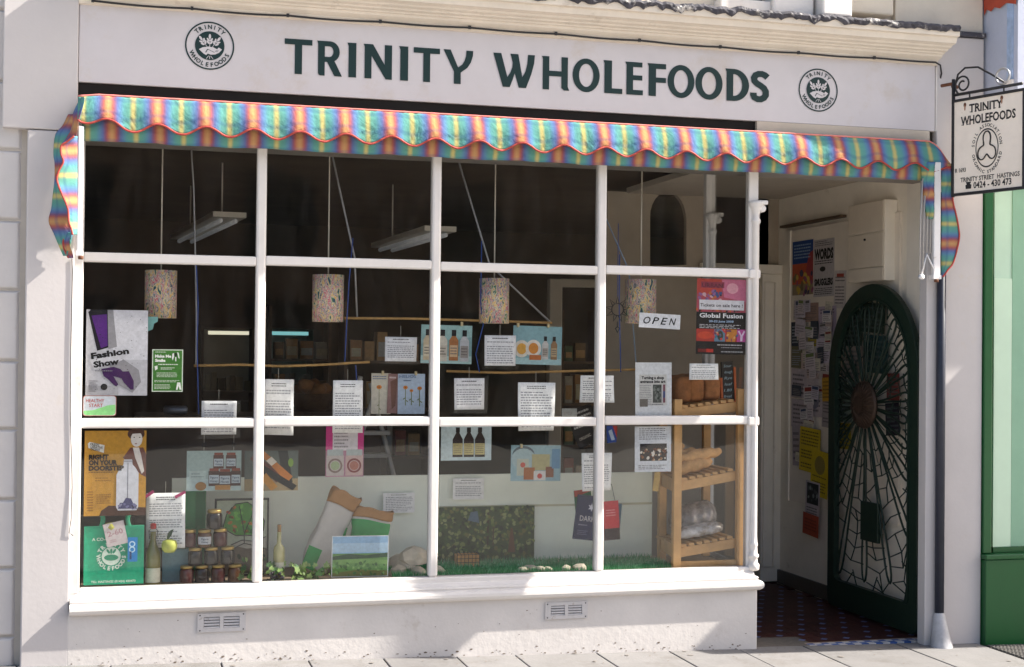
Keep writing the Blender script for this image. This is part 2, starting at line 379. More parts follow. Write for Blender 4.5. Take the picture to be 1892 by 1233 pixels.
# ------------------------------------------------------------------ the shop's own masonry
sb = thing('shop_building', 'white painted masonry of the shopfront with cornice and pilasters', 'building', (2.2, 0, 0))
YP = -.06
xl0, xl1 = P(44, 700, YP).x, P(134, 700, YP).x
zcap = P(90, 241, YP).z
b = MB(); b.box(xl0, xl1, YP, .32, gz(xl0)-.05, zcap, MASON); obj('pilaster', b, sb, bevel=.008)
b = MB(); b.box(P(5, 150, YP).x, xl1+.006, YP-.005, .32, zcap+.004, 4.4, MASON); obj('pilaster_block', b, sb, bevel=.006)
xr0, xr1 = P(1746, 700, YP).x, P(1815, 700, YP).x
b = MB(); b.box(P(1728, 700, YP).x, xr1, YP, -.005, gz(xr1)-.05, P(1790, 70, YP).z, MASON); obj('pilaster', b, sb, bevel=.008)
b = MB(); b.add([(x, y, z if z > 0 else gz(x)-.03) for z in (-1, .315) for y in (YP, .03) for x in (xl1-.01, P(1399, 1150, YP).x)],
      [(0, 2, 3, 1), (4, 5, 7, 6), (0, 1, 5, 4), (2, 6, 7, 3), (0, 4, 6, 2), (1, 3, 7, 5)], RISER); obj('stall_riser', b, sb, bevel=.006)
xq = P(1399, 1150, YP).x
b = MB(); b.add([(x, y, z if z > 0 else -.12) for z in (-1, .315) for y in (.031, .82) for x in (xq-.10, xq-.003)],
      [(0, 2, 3, 1), (4, 5, 7, 6), (0, 1, 5, 4), (2, 6, 7, 3), (0, 4, 6, 2), (1, 3, 7, 5)], RISER); obj('return_riser', b, sb)
# wall above the cornice with the feet of the upper storey
b = MB(); b.box(-1.3, xr1, .0, .3, 3.45, 4.6, UPPER); b.box(xl1, xr1, .02, .3, 2.72, 3.45, mat('lintel', (.30, .27, .24), .9)); obj('upper_wall', b, sb)
zl_ = P(1790, 70, YP).z
b = MB(); b.box(P(1655, 30, -.05).x, xr1, -.045, .0, zl_+.034, 4.6, UPPER); obj('upper_pier', b, sb, bevel=.006)
b = MB(); b.box(P(1700, 66, YP).x, xr1+.003, YP-.02, .0, zl_+.002, zl_+.032, LEAD); obj('lead_apron', b, sb, bevel=.006)
b = MB(); b.box(P(1325, 2, -.05).x, P(1418, 2, -.05).x, -.10, .0, 3.62, 3.68, WHITE); b.box(P(1330, 2, -.05).x, P(1412, 2, -.05).x, -.03, .0, 3.68, 4.4, mat('upper_glass', (.03, .04, .05), .08)); obj('upper_window', b, sb, bevel=.006)
b = MB()
for x0, x1, y0, zz in ((1425, 1500, -.13, 3.585), (1505, 1560, -.20, 3.60), (1560, 1652, -.10, 3.655)):
    b.box(P(x0, 0, -.1).x, P(x1, 0, -.1).x, y0, 0, zz, 4.5, WHITE if x0 < 1550 else UPPER)
obj('bay_plinth', b, sb, bevel=.012)
# cornice: one moulding swept along the front and returned at the right end
YF = -.052
ZF0, ZF1 = P(900, 199, YF).z+.012, P(900, 58, YF).z+.02
XC = P(1728, 135, YF).x
prof = [(YF+.012, ZF1-.035), (YF-.018, ZF1-.03), (YF-.022, ZF1-.005), (YF-.05, ZF1+.012), (YF-.055, ZF1+.024), (YF-.066, ZF1+.026), (YF-.070, ZF1+.034), (YF-.090, ZF1+.040), (YF-.094, ZF1+.048), (YF-.115, ZF1+.055), (YF-.122, ZF1+.064),
        (YF-.15, ZF1+.074), (YF-.158, ZF1+.105), (YF-.175, ZF1+.110), (YF-.177, ZF1+.150), (0.03, ZF1+.19)]
b = MB(); k = len(prof)
xR = [XC+.30*max(0, YF-y) for y, z in prof]; xR[-1] = xR[-2]
vs = []
for i, (y, z) in enumerate(prof):
    vs += [(xl1+.004, y, z), (xR[i], y, z), (xR[i], .03, z)]
fs = []
for i in range(k-1): fs += [(3*i, 3*i+1, 3*i+4, 3*i+3), (3*i+1, 3*i+2, 3*i+5, 3*i+4)]
fs.append([3*i for i in range(k)])
b.add(vs, fs, CORN); co = obj('cornice', b, sb)
# rough lead flashing folded over the cornice's top edge
rg = random.Random(3)
def lead(x0, x1, n=260):
    b = MB(); rows = []
    for i in range(n+1):
        x = x0+(x1-x0)*i/n; q = (.005*math.sin(x*23)+.004*math.sin(x*61+1)+rg.uniform(-.005, .005))*(1 if x < 4.0 else .35)
        rows.append([(x, YF-.177+.06, ZF1+.180+q*.5), (x, YF-.180-.004*math.sin(x*40), ZF1+.170+q), (x, YF-.190+rg.uniform(-.006, .004), ZF1+.155+q), (x, YF-.186+rg.uniform(-.004, .004), ZF1+.142+q*1.5), (x, YF-.180, ZF1+.134+q*2)])
    vs = [p for r in rows for p in r]; m = 5
    b.add(vs, [(i*m+j, (i+1)*m+j, (i+1)*m+j+1, i*m+j+1) for i in range(n) for j in range(m-1)], LEAD); return b
o = obj('lead_flashing', lead(-.2, XC+.05), sb, solid=.006)
# black cable clipped under the cornice
b = MB(); pts = []
for i in range(60):
    x = -.18+(XC-.02+.18)*i/59; pts.append((x, YF-.034, ZF1-.018-.006*abs(math.sin(i*.52))-.004*math.sin(i*.17)))
pts += [(XC+.012, YF-.035, ZF1-.035), (XC+.03, YF-.02, ZF1-.08), (XC+.034, YF+.01, ZF1-.13)]
b.tube(pts, .0055, IRON, 6)
cb = tag(obj('cable', b), 'thin black cable clipped along the underside of the cornice', 'cable')
for i in range(0, 60, 6):
    q = MB(); q.box(pts[i][0]-.007, pts[i][0]+.007, pts[i][1]-.008, pts[i][1]+.004, pts[i][2]-.008, pts[i][2]+.01, IRON); obj('clip', q, cb)
# under the fascia: a black box painted as the shade in the awning's gap, then a pale board
xs0, xs1 = xl1+.004, P(1390, 240, .0).x
b = MB(); b.box(xs0, xs1, -.035, .018, 2.71, ZF0-.002, BLACK); obj('awning_slot_shade', b, sb)
b = MB(); b.box(xs1+.002, P(1716, 250, -.05).x, -.06, .018, 2.80, ZF0-.002, mat('slot_board', (.50, .44, .37), .8, .1)); obj('slot_board', b, sb)
b = MB(); b.box(XC+.004, XC+.034, YF-.004, .0, ZF0+.0, ZF1-.04, WHITE); b.box(XC+.038, XC+.058, YF+.02, .0, ZF0-.06, ZF1-.05, CORN); obj('fascia_end', b, sb, bevel=.004)
# cables and cracks on the left pilaster
b = MB(); b.tube([P(133, 478, YP-.004), P(134, 500, YP-.004), P(131, 640, YP-.004), P(130, 760, YP-.004), P(133, 900, YP-.004), P(131, 960, YP-.006), P(128, 985, YP-.006), P(135, 990, YP-.004)], .0022, IRON, 5)
tag(obj('loose_wire', b), 'thin loose wire hanging down the edge of the left pilaster', 'wire')

# ------------------------------------------------------------------ fascia sign with cut letters
fs_ = thing('fascia_sign', 'long pale fascia board with dark green shop name and two round emblems', 'sign', (2.2, YF, ZF0))
b = MB(); b.box(xl1+.008, XC, YF, -.02, ZF0, ZF1-.01, FASCIA); obj('board', b, fs_, bevel=.003)
GL = {
 'T': [[(0, 1), (.80, 1), (.80, .84), (.505, .84), (.505, 0), (.295, 0), (.295, .84), (0, .84)]],
 'I': [[(-.035, 1), (.215, 1), (.215, 0), (0, 0), (0, .90)]],
 'N': [[(-.03, 1), (.24, 1), (.58, .42), (.58, 1), (.79, 1), (.79, 0), (.61, 0), (.2, .66), (.2, 0), (0, 0), (0, .91)]],
 'R': [[(-.03, 1), (.35, 1)]+arc(.36, .70, .285, .30, 85, -62, 12)+[(.72, 0), (.49, 0), (.27, .40), (.2, .40), (.2, 0), (.07, 0), (.02, .02), (0, .07), (0, .91)],
       [(.2, .85), (.34, .85)]+arc(.34, .70, .115, .15, 80, -80, 8)+[(.34, .55), (.2, .55)]],
 'Y': [[(0, 1), (.21, 1), (.43, .49), (.55, .58), (.62, .70), (.66, .84), (.67, 1), (.87, 1), (.86, .85), (.80, .65), (.70, .49), (.51, .34), (.51, 0), (.31, 0), (.31, .36)]],
 'W': [[(0, 1), (.23, 1), (.41, .30), (.50, .45), (.55, .60), (.56, .74), (.49, 1), (.72, 1), (.84, .32), (.93, .50), (.98, .72), (1.0, 1), (1.2, 1), (1.18, .75), (1.10, .42), (.95, 0), (.74, 0), (.62, .42), (.56, .22), (.48, 0), (.28, 0)]],
 'H': [[(-.03, 1), (.2, 1), (.2, .57), (.58, .57), (.58, 1), (.78, 1), (.78, .12), (.83, 0), (.66, 0), (.58, .07), (.58, .41), (.2, .41), (.2, 0), (0, 0), (0, .91)]],
 'O': [arc(.41, .5, .41, .51, 0, 349, 32), arc(.41, .5, .215, .35, 0, 349, 32)],
 'L': [[(-.035, 1), (.22, 1), (.22, .155), (.53, .155), (.53, 0), (0, 0), (0, .91)]],
 'E': [[(-.04, 1), (.48, 1), (.48, .85), (.2, .85), (.2, .6), (.48, .6), (.48, .45), (.2, .45), (.2, .15), (.5, .15), (.5, 0), (0, 0), (0, .91)]],
 'F': [[(-.04, 1), (.52, 1), (.52, .84), (.22, .84), (.22, .575), (.52, .575), (.52, .42), (.22, .42), (.22, 0), (0, 0), (0, .91)]],
 'D': [[(-.04, 1), (.25, 1)]+arc(.22, .5, .46, .5, 88, -88, 18)+[(0, 0), (0, .91)], [(.2, .84), (.25, .84)]+arc(.22, .5, .25, .34, 80, -80, 12)+[(.2, .16)]],
}
cl = [(.515, .80), (.44, .865), (.35, .90), (.25, .895), (.16, .85), (.115, .76), (.13, .67), (.20, .595), (.31, .53), (.41, .455), (.465, .36), (.465, .24), (.41, .155), (.32, .105), (.22, .105), (.13, .15), (.10, .24), (.10, .30)]
le, ri = [], []
for i, (x, y) in enumerate(cl):
    a, c = cl[max(i-1, 0)], cl[min(i+1, len(cl)-1)]; dx, dy = c[0]-a[0], c[1]-a[1]; l = math.hypot(dx, dy); w2 = .098
    le.append((x-dy/l*w2, y+dx/l*w2)); ri.append((x+dy/l*w2, y-dx/l*w2))
GL['S'] = [le+ri[::-1]]
zb = P(550, 137, YF-.004).z; zt = P(550, 72.5, YF-.004).z
word = [('T', 525.5, 576.7), ('R', 585.5, 632), ('I', 641.5, 658), ('N', 671.5, 724), ('I', 737, 754), ('T', 764, 812.5), ('Y', 819, 874),
        ('W', 911, 988), ('H', 1001, 1052), ('O', 1058, 1108), ('L', 1114.5, 1150), ('E', 1155, 1188), ('F', 1196, 1230.5), ('O', 1233.5, 1283), ('O', 1285, 1335), ('D', 1340, 1384), ('S', 1386, 1422)]
for ch, ua, ub in word:
    vs, fcs = fill2d(GL[ch]); gx0 = min(v[0] for v in vs); gx1 = max(v[0] for v in vs)
    xa, xb = P(ua, 120, YF).x, P(ub, 120, YF).x; kx = (xb-xa)/(gx1-gx0); H_ = zt-zb
    b = MB(); fr = Fr((xa-gx0*kx, YF, zb)); b.add([fr(x*kx, y*H_, .003) for x, y in vs], fcs, DGREEN)
    obj('letter', b, fs_, fix=False)
def emblem(parent, c, rad, n, name='emblem', ink=None, pale=None):
    ink = ink or DGREEN; pale = pale or FASCIA; fr = Fr(c) if not isinstance(c, Fr) else c
    b = MB(); b.ring(fr, 0, 0, rad*.94, rad, n, ink, 56); em = obj(name, b, parent, fix=False)
    b = MB(); b.disc(fr, 0, 0, rad*.60, rad*.60, n, ink, 44); obj('disc', b, em, fix=False)
    b = MB(); n2 = n+.0008
    for bx, by, tilt in ((0, .02, 0), (-.16, .0, .62), (.16, .0, -.62)):
        dx, dy = -math.sin(tilt), math.cos(tilt)
        b.disc(fr, rad*(bx+dx*.36), rad*(by+dy*.36), rad*.05, rad*.11, n2, pale, 10, tilt)
        for q in (.12, .23):
            for sd_ in (-1, 1):
                b.disc(fr, rad*(bx+dx*q+sd_*dy*.07), rad*(by+dy*q-sd_*dx*.07), rad*.038, rad*.085, n2+.0001, pale, 10, tilt-sd_*.6)
        b.flat(fr, [(rad*(bx*.4-.012), rad*-.1), (rad*(bx*.4+.012), rad*-.1), (rad*(bx+dx*.3+.012), rad*(by+dy*.3)), (rad*(bx+dx*.3-.012), rad*(by+dy*.3))], n2+.0002, pale)
    obj('wheat_ears', b, em, fix=False)
    b = MB(); b.flat(fr, [(rad*x, rad*y) for x, y in ((-.44, -.17), (-.28, -.08), (-.05, -.04), (.15, -.06), (.30, -.13), (.36, -.05), (.50, -.13), (.38, -.27), (.22, -.35), (.05, -.37), (-.08, -.33), (-.14, -.40), (-.25, -.34))], n2, pale)
    b.flat(fr, [(rad*x, rad*y) for x, y in ((-.18, -.28), (-.1, -.14), (-.05, -.15), (.2, -.26), (.19, -.28), (-.04, -.175), (-.08, -.18), (-.15, -.30))], n2+.0004, ink)
    for a in (.22, .26, .30): b.flat(fr, [(rad*a, rad*-.24), (rad*(a+.012), rad*-.25), (rad*(a+.06), rad*-.17), (rad*(a+.05), rad*-.16)], n2+.0004, ink)
    for a in (-.4, 0, .4): b.flat(fr, [(rad*(a*.1-.012), rad*-.42), (rad*(a*.1+.012), rad*-.42), (rad*(a*.35+.012), rad*-.55), (rad*(a*.35-.012), rad*-.55)], n2+.0003, pale)
    obj('clasped_hands', b, em, fix=False)
    b = MB(); ring_text(b, fr, 'TRINITY', 0, 0, rad*.70, rad*.17, n, ink, math.pi/2, R_(14.2)); obj('lettering', b, em, fix=False)
    b = MB(); ring_text(b, fr, 'WHOLEFOODS', 0, 0, rad*.87, rad*.17, n, ink, -math.pi/2, R_(14.0), True)
    obj('lettering', b, em, fix=False); return em
c1 = P(387.5, 85, YF); emblem(fs_, c1, (P(387, 40.5, YF).z-P(387, 129.5, YF).z)/2, .003)
c2 = P(1511.5, 167, YF); emblem(fs_, c2, (P(1511, 127.5, YF).z-P(1511, 207, YF).z)/2, .003)

# ------------------------------------------------------------------ the shop window: frame, bars, panes, sill, corner column
sw = thing('shop_window', 'twelve pane white framed shop window with moulded sill', 'shop window', (1.6, 0, .3))
XM = [.684, 1.624, 2.574]; XL, XR = -.238, 3.501; ZB, ZT = .415, 2.80
ZTR = [1.262, 2.112]
b = MB(); b.box(XL-.03, XL+.03, -.045, .03, .40, ZT, WHITE); obj('frame_side', b, sw, bevel=.006)
b = MB(); b.box(XL+.03, XR, -.04, .03, .385, ZB+.008, WHITE); obj('bottom_rail', b, sw, bevel=.008)
b = MB(); b.box(XL+.03, XR, -.03, .03, ZT-.06, ZT, WHITE); obj('top_rail', b, sw)
for x in XM:
    b = MB(); b.box(x-.0255, x+.0255, -.036, .028, ZB+.008, ZT-.06, WHITE); obj('mullion', b, sw, bevel=.012)
cells_x = [XL+.03]+[v for x in XM for v in (x-.0255, x+.0255)]+[XR-.03]
for zi, z in enumerate(ZTR):
    for i in range(4):
        b = MB(); dz = .006*(i % 2)-.003*zi
        b.box(cells_x[2*i]-.002, cells_x[2*i+1]+.002, -.033, .026, z-.026+dz, z+.024+dz, WHITE); obj('transom', b, sw, bevel=.009)
zs = [ZB+.008, ZTR[0], ZTR[0], ZTR[1], ZTR[1], ZT-.06]
for r in range(3):
    for i in range(4):
        b = MB(); fr = Fr((0, 0, 0)); t_ = random.uniform(-.0012, .0012)
        b.box(cells_x[2*i], cells_x[2*i+1], -.002, .002, zs[2*r]+(.024 if r else 0), zs[2*r+1]-(.024 if r < 2 else 0), GLASS); obj('glass_pane', b, sw)
# sill with rounded nose, turned at the right end
pr = [(.03, .300), (-.06, .294), (-.082, .296), (-.096, .306), (-.103, .320), (-.102, .335), (-.094, .347), (-.082, .352), (-.076, .350), (-.074, .358), (-.078, .364), (-.075, .371), (-.062, .374), (-.058, .371), (-.055, .379), (-.050, .391), (-.043, .394), (-.042, .402), (.03, .402)]
XS1 = P(1400, 1090, -.1).x
b = MB(); k = len(pr); vs = []
for y, z in pr: vs += [(xl1+.002, y, z), (XS1+max(0, -.06-y)*.95, y, z), (XS1+max(0, -.06-y)*.95, .75, z)]
fs = []
for i in range(k-1): fs += [(3*i, 3*i+1, 3*i+4, 3*i+3), (3*i+1, 3*i+2, 3*i+5, 3*i+4)]
b.add(vs, fs, WHITE, smooth=False); obj('sill', b, sw)
# corner post with slender column, capital and base
def column(x, y, k=1.0, name='corner_column'):
    b = MB(); b.box(x-.030, x+.030, y-.022, y+.03, .40, ZT, WHITE); o = obj(name, b, sw, bevel=.006)
    c = V3((x+.012, y-.026, 0)); s_ = .020
    b = MB(); b.lathe(c, [(s_*1.25, .40), (s_*1.7, .405), (s_*1.75, .435), (s_*1.3, .445), (s_*1.2, .47), (s_*1.6, .478), (s_*1.6, .49), (s_*1.15, .50), (s_*1.1, .54), (s_*1.35, .55), (s_*1.1, .56), (s_, .60), (s_*.95, 1.2), (s_, 2.40), (s_*1.35, 2.41), (s_*1.35, 2.425), (s_, 2.435), (s_*1.1, 2.46), (s_*1.9, 2.50), (s_*2.3, 2.515), (s_*2.3, 2.53), (s_*1.1, 2.532)], WHITE, 16); obj('shaft', b, o)
    b = MB(); b.box(x+.012, x+.072, y-.062, y+.02, 2.512, 2.536, WHITE); b.lathe((x+.044, y+.02, 2.49), [(.022, -.07), (.024, 0)], WHITE, 14, (0, 1, 0)); obj('capital_scroll', b, o, bevel=.004)
    for z in ZTR:
        b = MB(); b.box(x-.032, x+.038, y-.044, y+.034, z-.027, z+.025, WHITE); obj('transom_block', b, o, bevel=.008)
    return o
column(XR, 0)
column(XR+.05, .74)
for z0, z1 in ((.41, ZTR[0]-.024), (ZTR[0]+.024, ZTR[1]-.024), (ZTR[1]+.024, ZT)):
    b = MB(); b.add([(XR+.002, .03, z0), (XR+.052, .71, z0), (XR+.052, .71, z1), (XR+.002, .03, z1)], [(0, 1, 2, 3)], GLASS); obj('return_pane', b, sw, solid=.003)
for z in ZTR:
    b = MB(); b.add([(XR+d+s*.05, .032+s*.68, zz) for zz in (z-.024, z+.024) for s in (0, 1) for d in (-.02, .02)], [(0, 1, 3, 2), (4, 6, 7, 5), (0, 4, 5, 1), (2, 3, 7, 6), (0, 2, 6, 4), (1, 5, 7, 3)], WHITE); obj('return_transom', b, sw)

# chipped paint and grit along the foot of the riser
rg = random.Random(31); b = MB(); fr = Fr((0, YP-.0012, 0)); CHP = mat('bare_render', (.16, .12, .09), .9, .3, 60)
for i in range(150):
    x = rg.uniform(xl1, XS1-.05); z = gz(x)+abs(rg.gauss(0, .022))+.002 if rg.random() < .8 else gz(x)+rg.uniform(.02, .25); r = rg.uniform(.0015, .006)*(1 if z < gz(x)+.06 else .6)
    b.flat(fr, [(x+r*rg.uniform(.6, 2.2)*math.cos(a), z+r*rg.uniform(.4, 1)*math.sin(a)) for a in [R_(60*k) for k in range(6)]], i*1e-6, CHP)
o = obj('paint_chips', b, sb, fix=False); o['kind'] = 'stuff'
# grit, leaf scraps and trodden gum on the slabs
b = MB(); GUM = mat('trodden_gum', (.20, .18, .165), .8, .2, 50)
for i in range(120):
    x, y = rg.uniform(-.5, 5.2), -.07-abs(rg.gauss(0, .10)) if rg.random() < .6 else rg.uniform(-1.2, -.1); r = rg.uniform(.002, .006) if rg.random() < .85 else rg.uniform(.01, .018)
    b.add([(x+r*rg.uniform(.7, 1.3)*math.cos(R_(45*k)), y+r*rg.uniform(.7, 1.3)*math.sin(R_(45*k)), gz(x)+.0035+i*1e-6) for k in range(8)], [list(range(8))], GUM if r > .008 else CHP)
o = obj('grit', b, pavement, fix=False); o['kind'] = 'stuff'

# air vents in the riser
for uc, lab in ((408, 'left of the two slotted metal air vents under the window sill'), (1044, 'right of the two slotted metal air vents under the window sill')):
    u0, u1, v0, v1 = (365, 454, 1132, 1167) if uc == 408 else (1007, 1085, 1112, 1143)
    p = P((u0+u1)/2, (v0+v1)/2, YP); w = P(u1, v0, YP).x-P(u0, v0, YP).x; h = P(u0, v0, YP).z-P(u0, v1, YP).z
    fr = Fr(p); vm = mat('vent_metal', (.55, .53, .53), .5, .1, 20, .2, stain=((.30, .25, .2), 20, .6, .7))
    b = MB()
    for r_ in ((-w/2, w/2, -h/2, -h*.30), (-w/2, w/2, h*.30, h/2), (-w/2, -w*.37, -h*.30, h*.30), (w*.37, w/2, -h*.30, h*.30), (-w*.04, w*.04, -h*.30, h*.30)): b.fbox(fr, r_[0], r_[1], r_[2], r_[3], .0, .009, vm)
    b.fbox(fr, -w*.37, w*.37, -h*.30, h*.30, .0003, .0012, BLACK)  # flat black plate painted as the shade behind the slats
    o = tag(obj('air_vent', b), lab, 'vent', 'air vents in the riser')
    for sx in (-1, 1):
        for j in range(4):
            q = MB(); yy = -h*.23+j*h*.155; q.add([fr(sx*w*.205+d, yy+e, nn) for nn, e in ((.002, .0), (.009, -h*.08), (.009, -h*.05), (.002, .012*0+h*.03)) for d in (-w*.16, w*.16)], [(0, 1, 3, 2), (2, 3, 5, 4), (4, 5, 7, 6)], vm); obj('slat', q, o)
        for sy in (-1, 1):
            q = MB(); q.disc(fr, sx*w*.45, sy*h*.40, .004, .004, .0095, IRON, 8); obj('screw', q, o, fix=False)
# ------------------------------------------------------------------ awning, folded up against the shopfront
def stripe_mat():
    m = bpy.data.materials.new('madras_stripe'); m.use_nodes = True; t = m.node_tree; b = t.nodes['Principled BSDF']; L = t.links.new
    b.inputs['Roughness'].default_value = .95; b.inputs['Specular IOR Level'].default_value = .05
    at = t.nodes.new('ShaderNodeAttribute'); at.attribute_name = 'st'
    sp = t.nodes.new('ShaderNodeSeparateXYZ'); L(at.outputs['Vector'], sp.inputs[0])
    nz = t.nodes.new('ShaderNodeTexNoise'); nz.inputs['Scale'].default_value = 3.0; L(at.outputs['Vector'], nz.inputs['Vector'])
    ad = t.nodes.new('ShaderNodeMath'); ad.operation = 'MULTIPLY_ADD'; L(nz.outputs[0], ad.inputs[0]); ad.inputs[1].default_value = .04; L(sp.outputs[0], ad.inputs[2])
    fr = t.nodes.new('ShaderNodeMath'); fr.operation = 'FRACT'; L(ad.outputs[0], fr.inputs[0])
    pp = t.nodes.new('ShaderNodeMath'); pp.operation = 'PINGPONG'; L(fr.outputs[0], pp.inputs[0]); pp.inputs[1].default_value = .5
    cr = t.nodes.new('ShaderNodeValToRGB'); L(pp.outputs[0], cr.inputs[0]); e = cr.color_ramp.elements
    WASH = lambda h: tuple(c*.93+.07*.75 for c in S(h))
    stops = [(0, '#d09a54'), (.055, '#c6804a'), (.095, '#b25246'), (.135, '#8c4e70'), (.185, '#5866a4'), (.25, '#4f88b0'), (.32, '#4f9f9d'), (.42, '#5aa58e'), (.455, '#9fb07a'), (.475, '#c9bd6e')  , (.5, '#cfc272')]
    e[0].position = 0; e[0].color = (*WASH(stops[0][1]), 1); e[1].position = .5; e[1].color = (*WASH(stops[-1][1]), 1)
    for p, c in stops[1:-1]:
        x = e.new(p); x.color = (*WASH(c), 1)
    # crosswise weft bands
    wv = t.nodes.new('ShaderNodeMath'); wv.operation = 'SINE'; ml = t.nodes.new('ShaderNodeMath'); ml.operation = 'MULTIPLY'; ml.inputs[1].default_value = 46; L(sp.outputs[1], ml.inputs[0]); L(ml.outputs[0], wv.inputs[0])
    mr = t.nodes.new('ShaderNodeMapRange'); mr.inputs[1].default_value = .55; mr.inputs[2].default_value = 1.0; mr.inputs[3].default_value = 0; mr.inputs[4].default_value = .30; L(wv.outputs[0], mr.inputs[0])
    mx = t.nodes.new('ShaderNodeMix'); mx.data_type = 'RGBA'; L(mr.outputs[0], mx.inputs[0]); L(cr.outputs[0], mx.inputs[6]); mx.inputs[7].default_value = (*S('#34558e'), 1)
    hs_ = t.nodes.new('ShaderNodeHueSaturation'); hs_.inputs['Saturation'].default_value = .95; hs_.inputs['Value'].default_value = .78; L(mx.outputs[2], hs_.inputs['Color']); L(hs_.outputs[0], b.inputs['Base Color'])
    geo = t.nodes.new('ShaderNodeNewGeometry'); n2 = t.nodes.new('ShaderNodeTexNoise'); n2.inputs['Scale'].default_value = 26; n2.inputs['Detail'].default_value = 4; L(geo.outputs['Position'], n2.inputs['Vector'])
    bp = t.nodes.new('ShaderNodeBump'); bp.inputs['Strength'].default_value = .4; bp.inputs['Distance'].default_value = .006; L(n2.outputs[0], bp.inputs['Height']); n3 = t.nodes.new('ShaderNodeTexNoise'); n3.inputs['Scale'].default_value = 9; n3.inputs['Detail'].default_value = 3; n3.inputs['Distortion'].default_value = 1.2; L(geo.outputs['Position'], n3.inputs['Vector'])
    b3 = t.nodes.new('ShaderNodeBump'); b3.inputs['Strength'].default_value = .5; b3.inputs['Distance'].default_value = .014; L(n3.outputs[0], b3.inputs['Height']); L(b3.outputs[0], bp.inputs['Normal']); L(bp.outputs[0], b.inputs['Normal'])
    MATS['stripe'] = m; return m
STRIPE = stripe_mat()
PIPING = mat('red_piping', S('#a8433c'), .6, .1, 30); PINK = mat('pink_piping', S('#d98078'), .6, .1, 30)
METALW = mat('white_arm', (.78, .76, .76), .4, .05, 20, stain=((.5, .42, .34), 14, .62, .74)); RUST = mat('rusty_metal', S('#6b4430'), .8, .3, 40, .3)
YA = -.185
YT = -.128
zAT = P(800, 207, YT).z-.011
X0 = P(293, 200, YA).x; PER = (P(1120, 250, YA).x-X0)/10
xa0, xa1 = P(143, 230, YA).x, P(1762, 285, YA).x
zedge_m = P(660, 257, YA).z; zlow = P(620, 279, YA).z
def ed(x): return zedge_m+.023*math.cos(2*math.pi*(x-X0)/PER)
aw = thing('awning', 'folded striped awning in rainbow colours with scalloped red edge above the window', 'awning', ((xa0+xa1)/2, YA, zlow))
rg = random.Random(5)
def nz_(x, s): return math.sin(x*s+1.3)*.5+math.sin(x*s*2.17+.4)*.3+math.sin(x*s*4.7+2)*.2
def top_z(x):
    q = max(0, (x-P(1722, 262, YA).x)/(xa1-P(1722, 262, YA).x)); return zAT-.13*q*q-.012*max(0, 1-(x-xa0)/.10)
def front(a, b):
    x = xa0+(xa1-xa0)*a; zt_ = top_z(x); zb_ = ed(x)-(.045*max(0, (x-4.6)/.25) if x > 4.6 else 0)+(.04*max(0, 1-(x-xa0)/.22))
    z = zt_+(zb_-zt_)*b
    y = YT+(YA-YT)*(b**.75)-.010*math.sin(math.pi*b)*(1.0+.5*math.sin(2*math.pi*(x-X0)/PER+math.pi))-.005*nz_(x+b*.3, 21)*b-.003*nz_(x*1.7-b, 47)-.004*b*b*math.cos(2*math.pi*(x-X0)/PER)
    return V3((x, y, z))
b = MB(); b.grid(front, 520, 12, STRIPE, lambda a, c: ((xa0+(xa1-xa0)*a-X0)/PER+20, .25*c)); obj('front_valance', b, aw, solid=.002)
b = MB(); b.tube([front(i/520, 1)+V3((0, -.003, 0)) for i in range(521)], .0055, PIPING, 6); obj('edge_piping', b, aw)
b = MB(); b.tube([front(i/200, 0)+V3((0, 0, .002)) for i in range(201)], .0055, PINK, 6); obj('top_piping', b, aw)
def under(a, c):
    x = xa0+.02+(xa1-xa0-.07)*a; z = (ed(x)+.05)+(zlow+.004*nz_(x, 9)-ed(x)-.05)*c
    if x > 4.55: z -= .03*(x-4.55)/.2*c
    return V3((x, YA+.062-.010*math.sin(math.pi*min(1, c*1.1))-.008*math.cos(2*math.pi*(x-X0)/PER)*c+.004*nz_(x+c, 31), z))
b = MB(); b.grid(under, 420, 8, STRIPE, lambda a, c: ((xa0+(xa1-xa0)*a-X0)/PER+20, .25+.2*c)); obj('lower_fold', b, aw, solid=.002)
def hood(a, c):
    x = xa0+.01+(xa1-xa0-.05)*a; return V3((x, YT+.003+.03*c, top_z(x)-.004+.002*nz_(x, 13)-.01*c))
b = MB(); b.grid(hood, 200, 4, STRIPE, lambda a, c: ((xa0+(xa1-xa0)*a-X0)/PER+20, .5*c)); obj('hood', b, aw, solid=.002)
b = MB(); b.box(xa0+.04, xa1-.10, YT+.012, YT+.032, zAT-.06, zAT-.03, METALW); obj('front_bar', b, aw)
def ribbon(rows, YL, YR, name, per, ph, nu=10, wob=.008, pipe=None, parent=aw):
    """rows: (v, uL, uR) down the picture, laid on planes at depth YL / YR"""
    L_, R2 = [P(u, v, YL) for v, u, w in rows], [P(w, v, YR) for v, u, w in rows]
    def interp(ps, q):
        f = q*(len(ps)-1); i = min(int(f), len(ps)-2); f -= i
        p0, p1, p2, p3 = ps[max(i-1, 0)], ps[i], ps[i+1], ps[min(i+2, len(ps)-1)]
        return .5*((2*p1)+(p2-p0)*f+(2*p0-5*p1+4*p2-p3)*f*f+(3*p1-p0-3*p2+p3)*f**3)
    def fn(a, c):
        l, r = interp(L_, c), interp(R2, c); p = l+(r-l)*a; p = V3(p); p.y += -wob*math.sin(math.pi*a)*(1+math.sin(c*17))-wob*.5*nz_(c*3+a, 7); return p
    def st(a, c): p = interp(L_, c); return (p.z/per+ph+20, a*.2+.1)
    b = MB(); b.grid(fn, nu, 40, STRIPE, st); o = obj(name, b, parent, solid=.002)
    if pipe:
        q = MB(); q.tube([fn(0 if pipe == 'L' else 1, i/60)+V3((0, -.003, 0)) for i in range(61)], .005, PIPING, 6); obj('edge_piping', q, o)
    return o
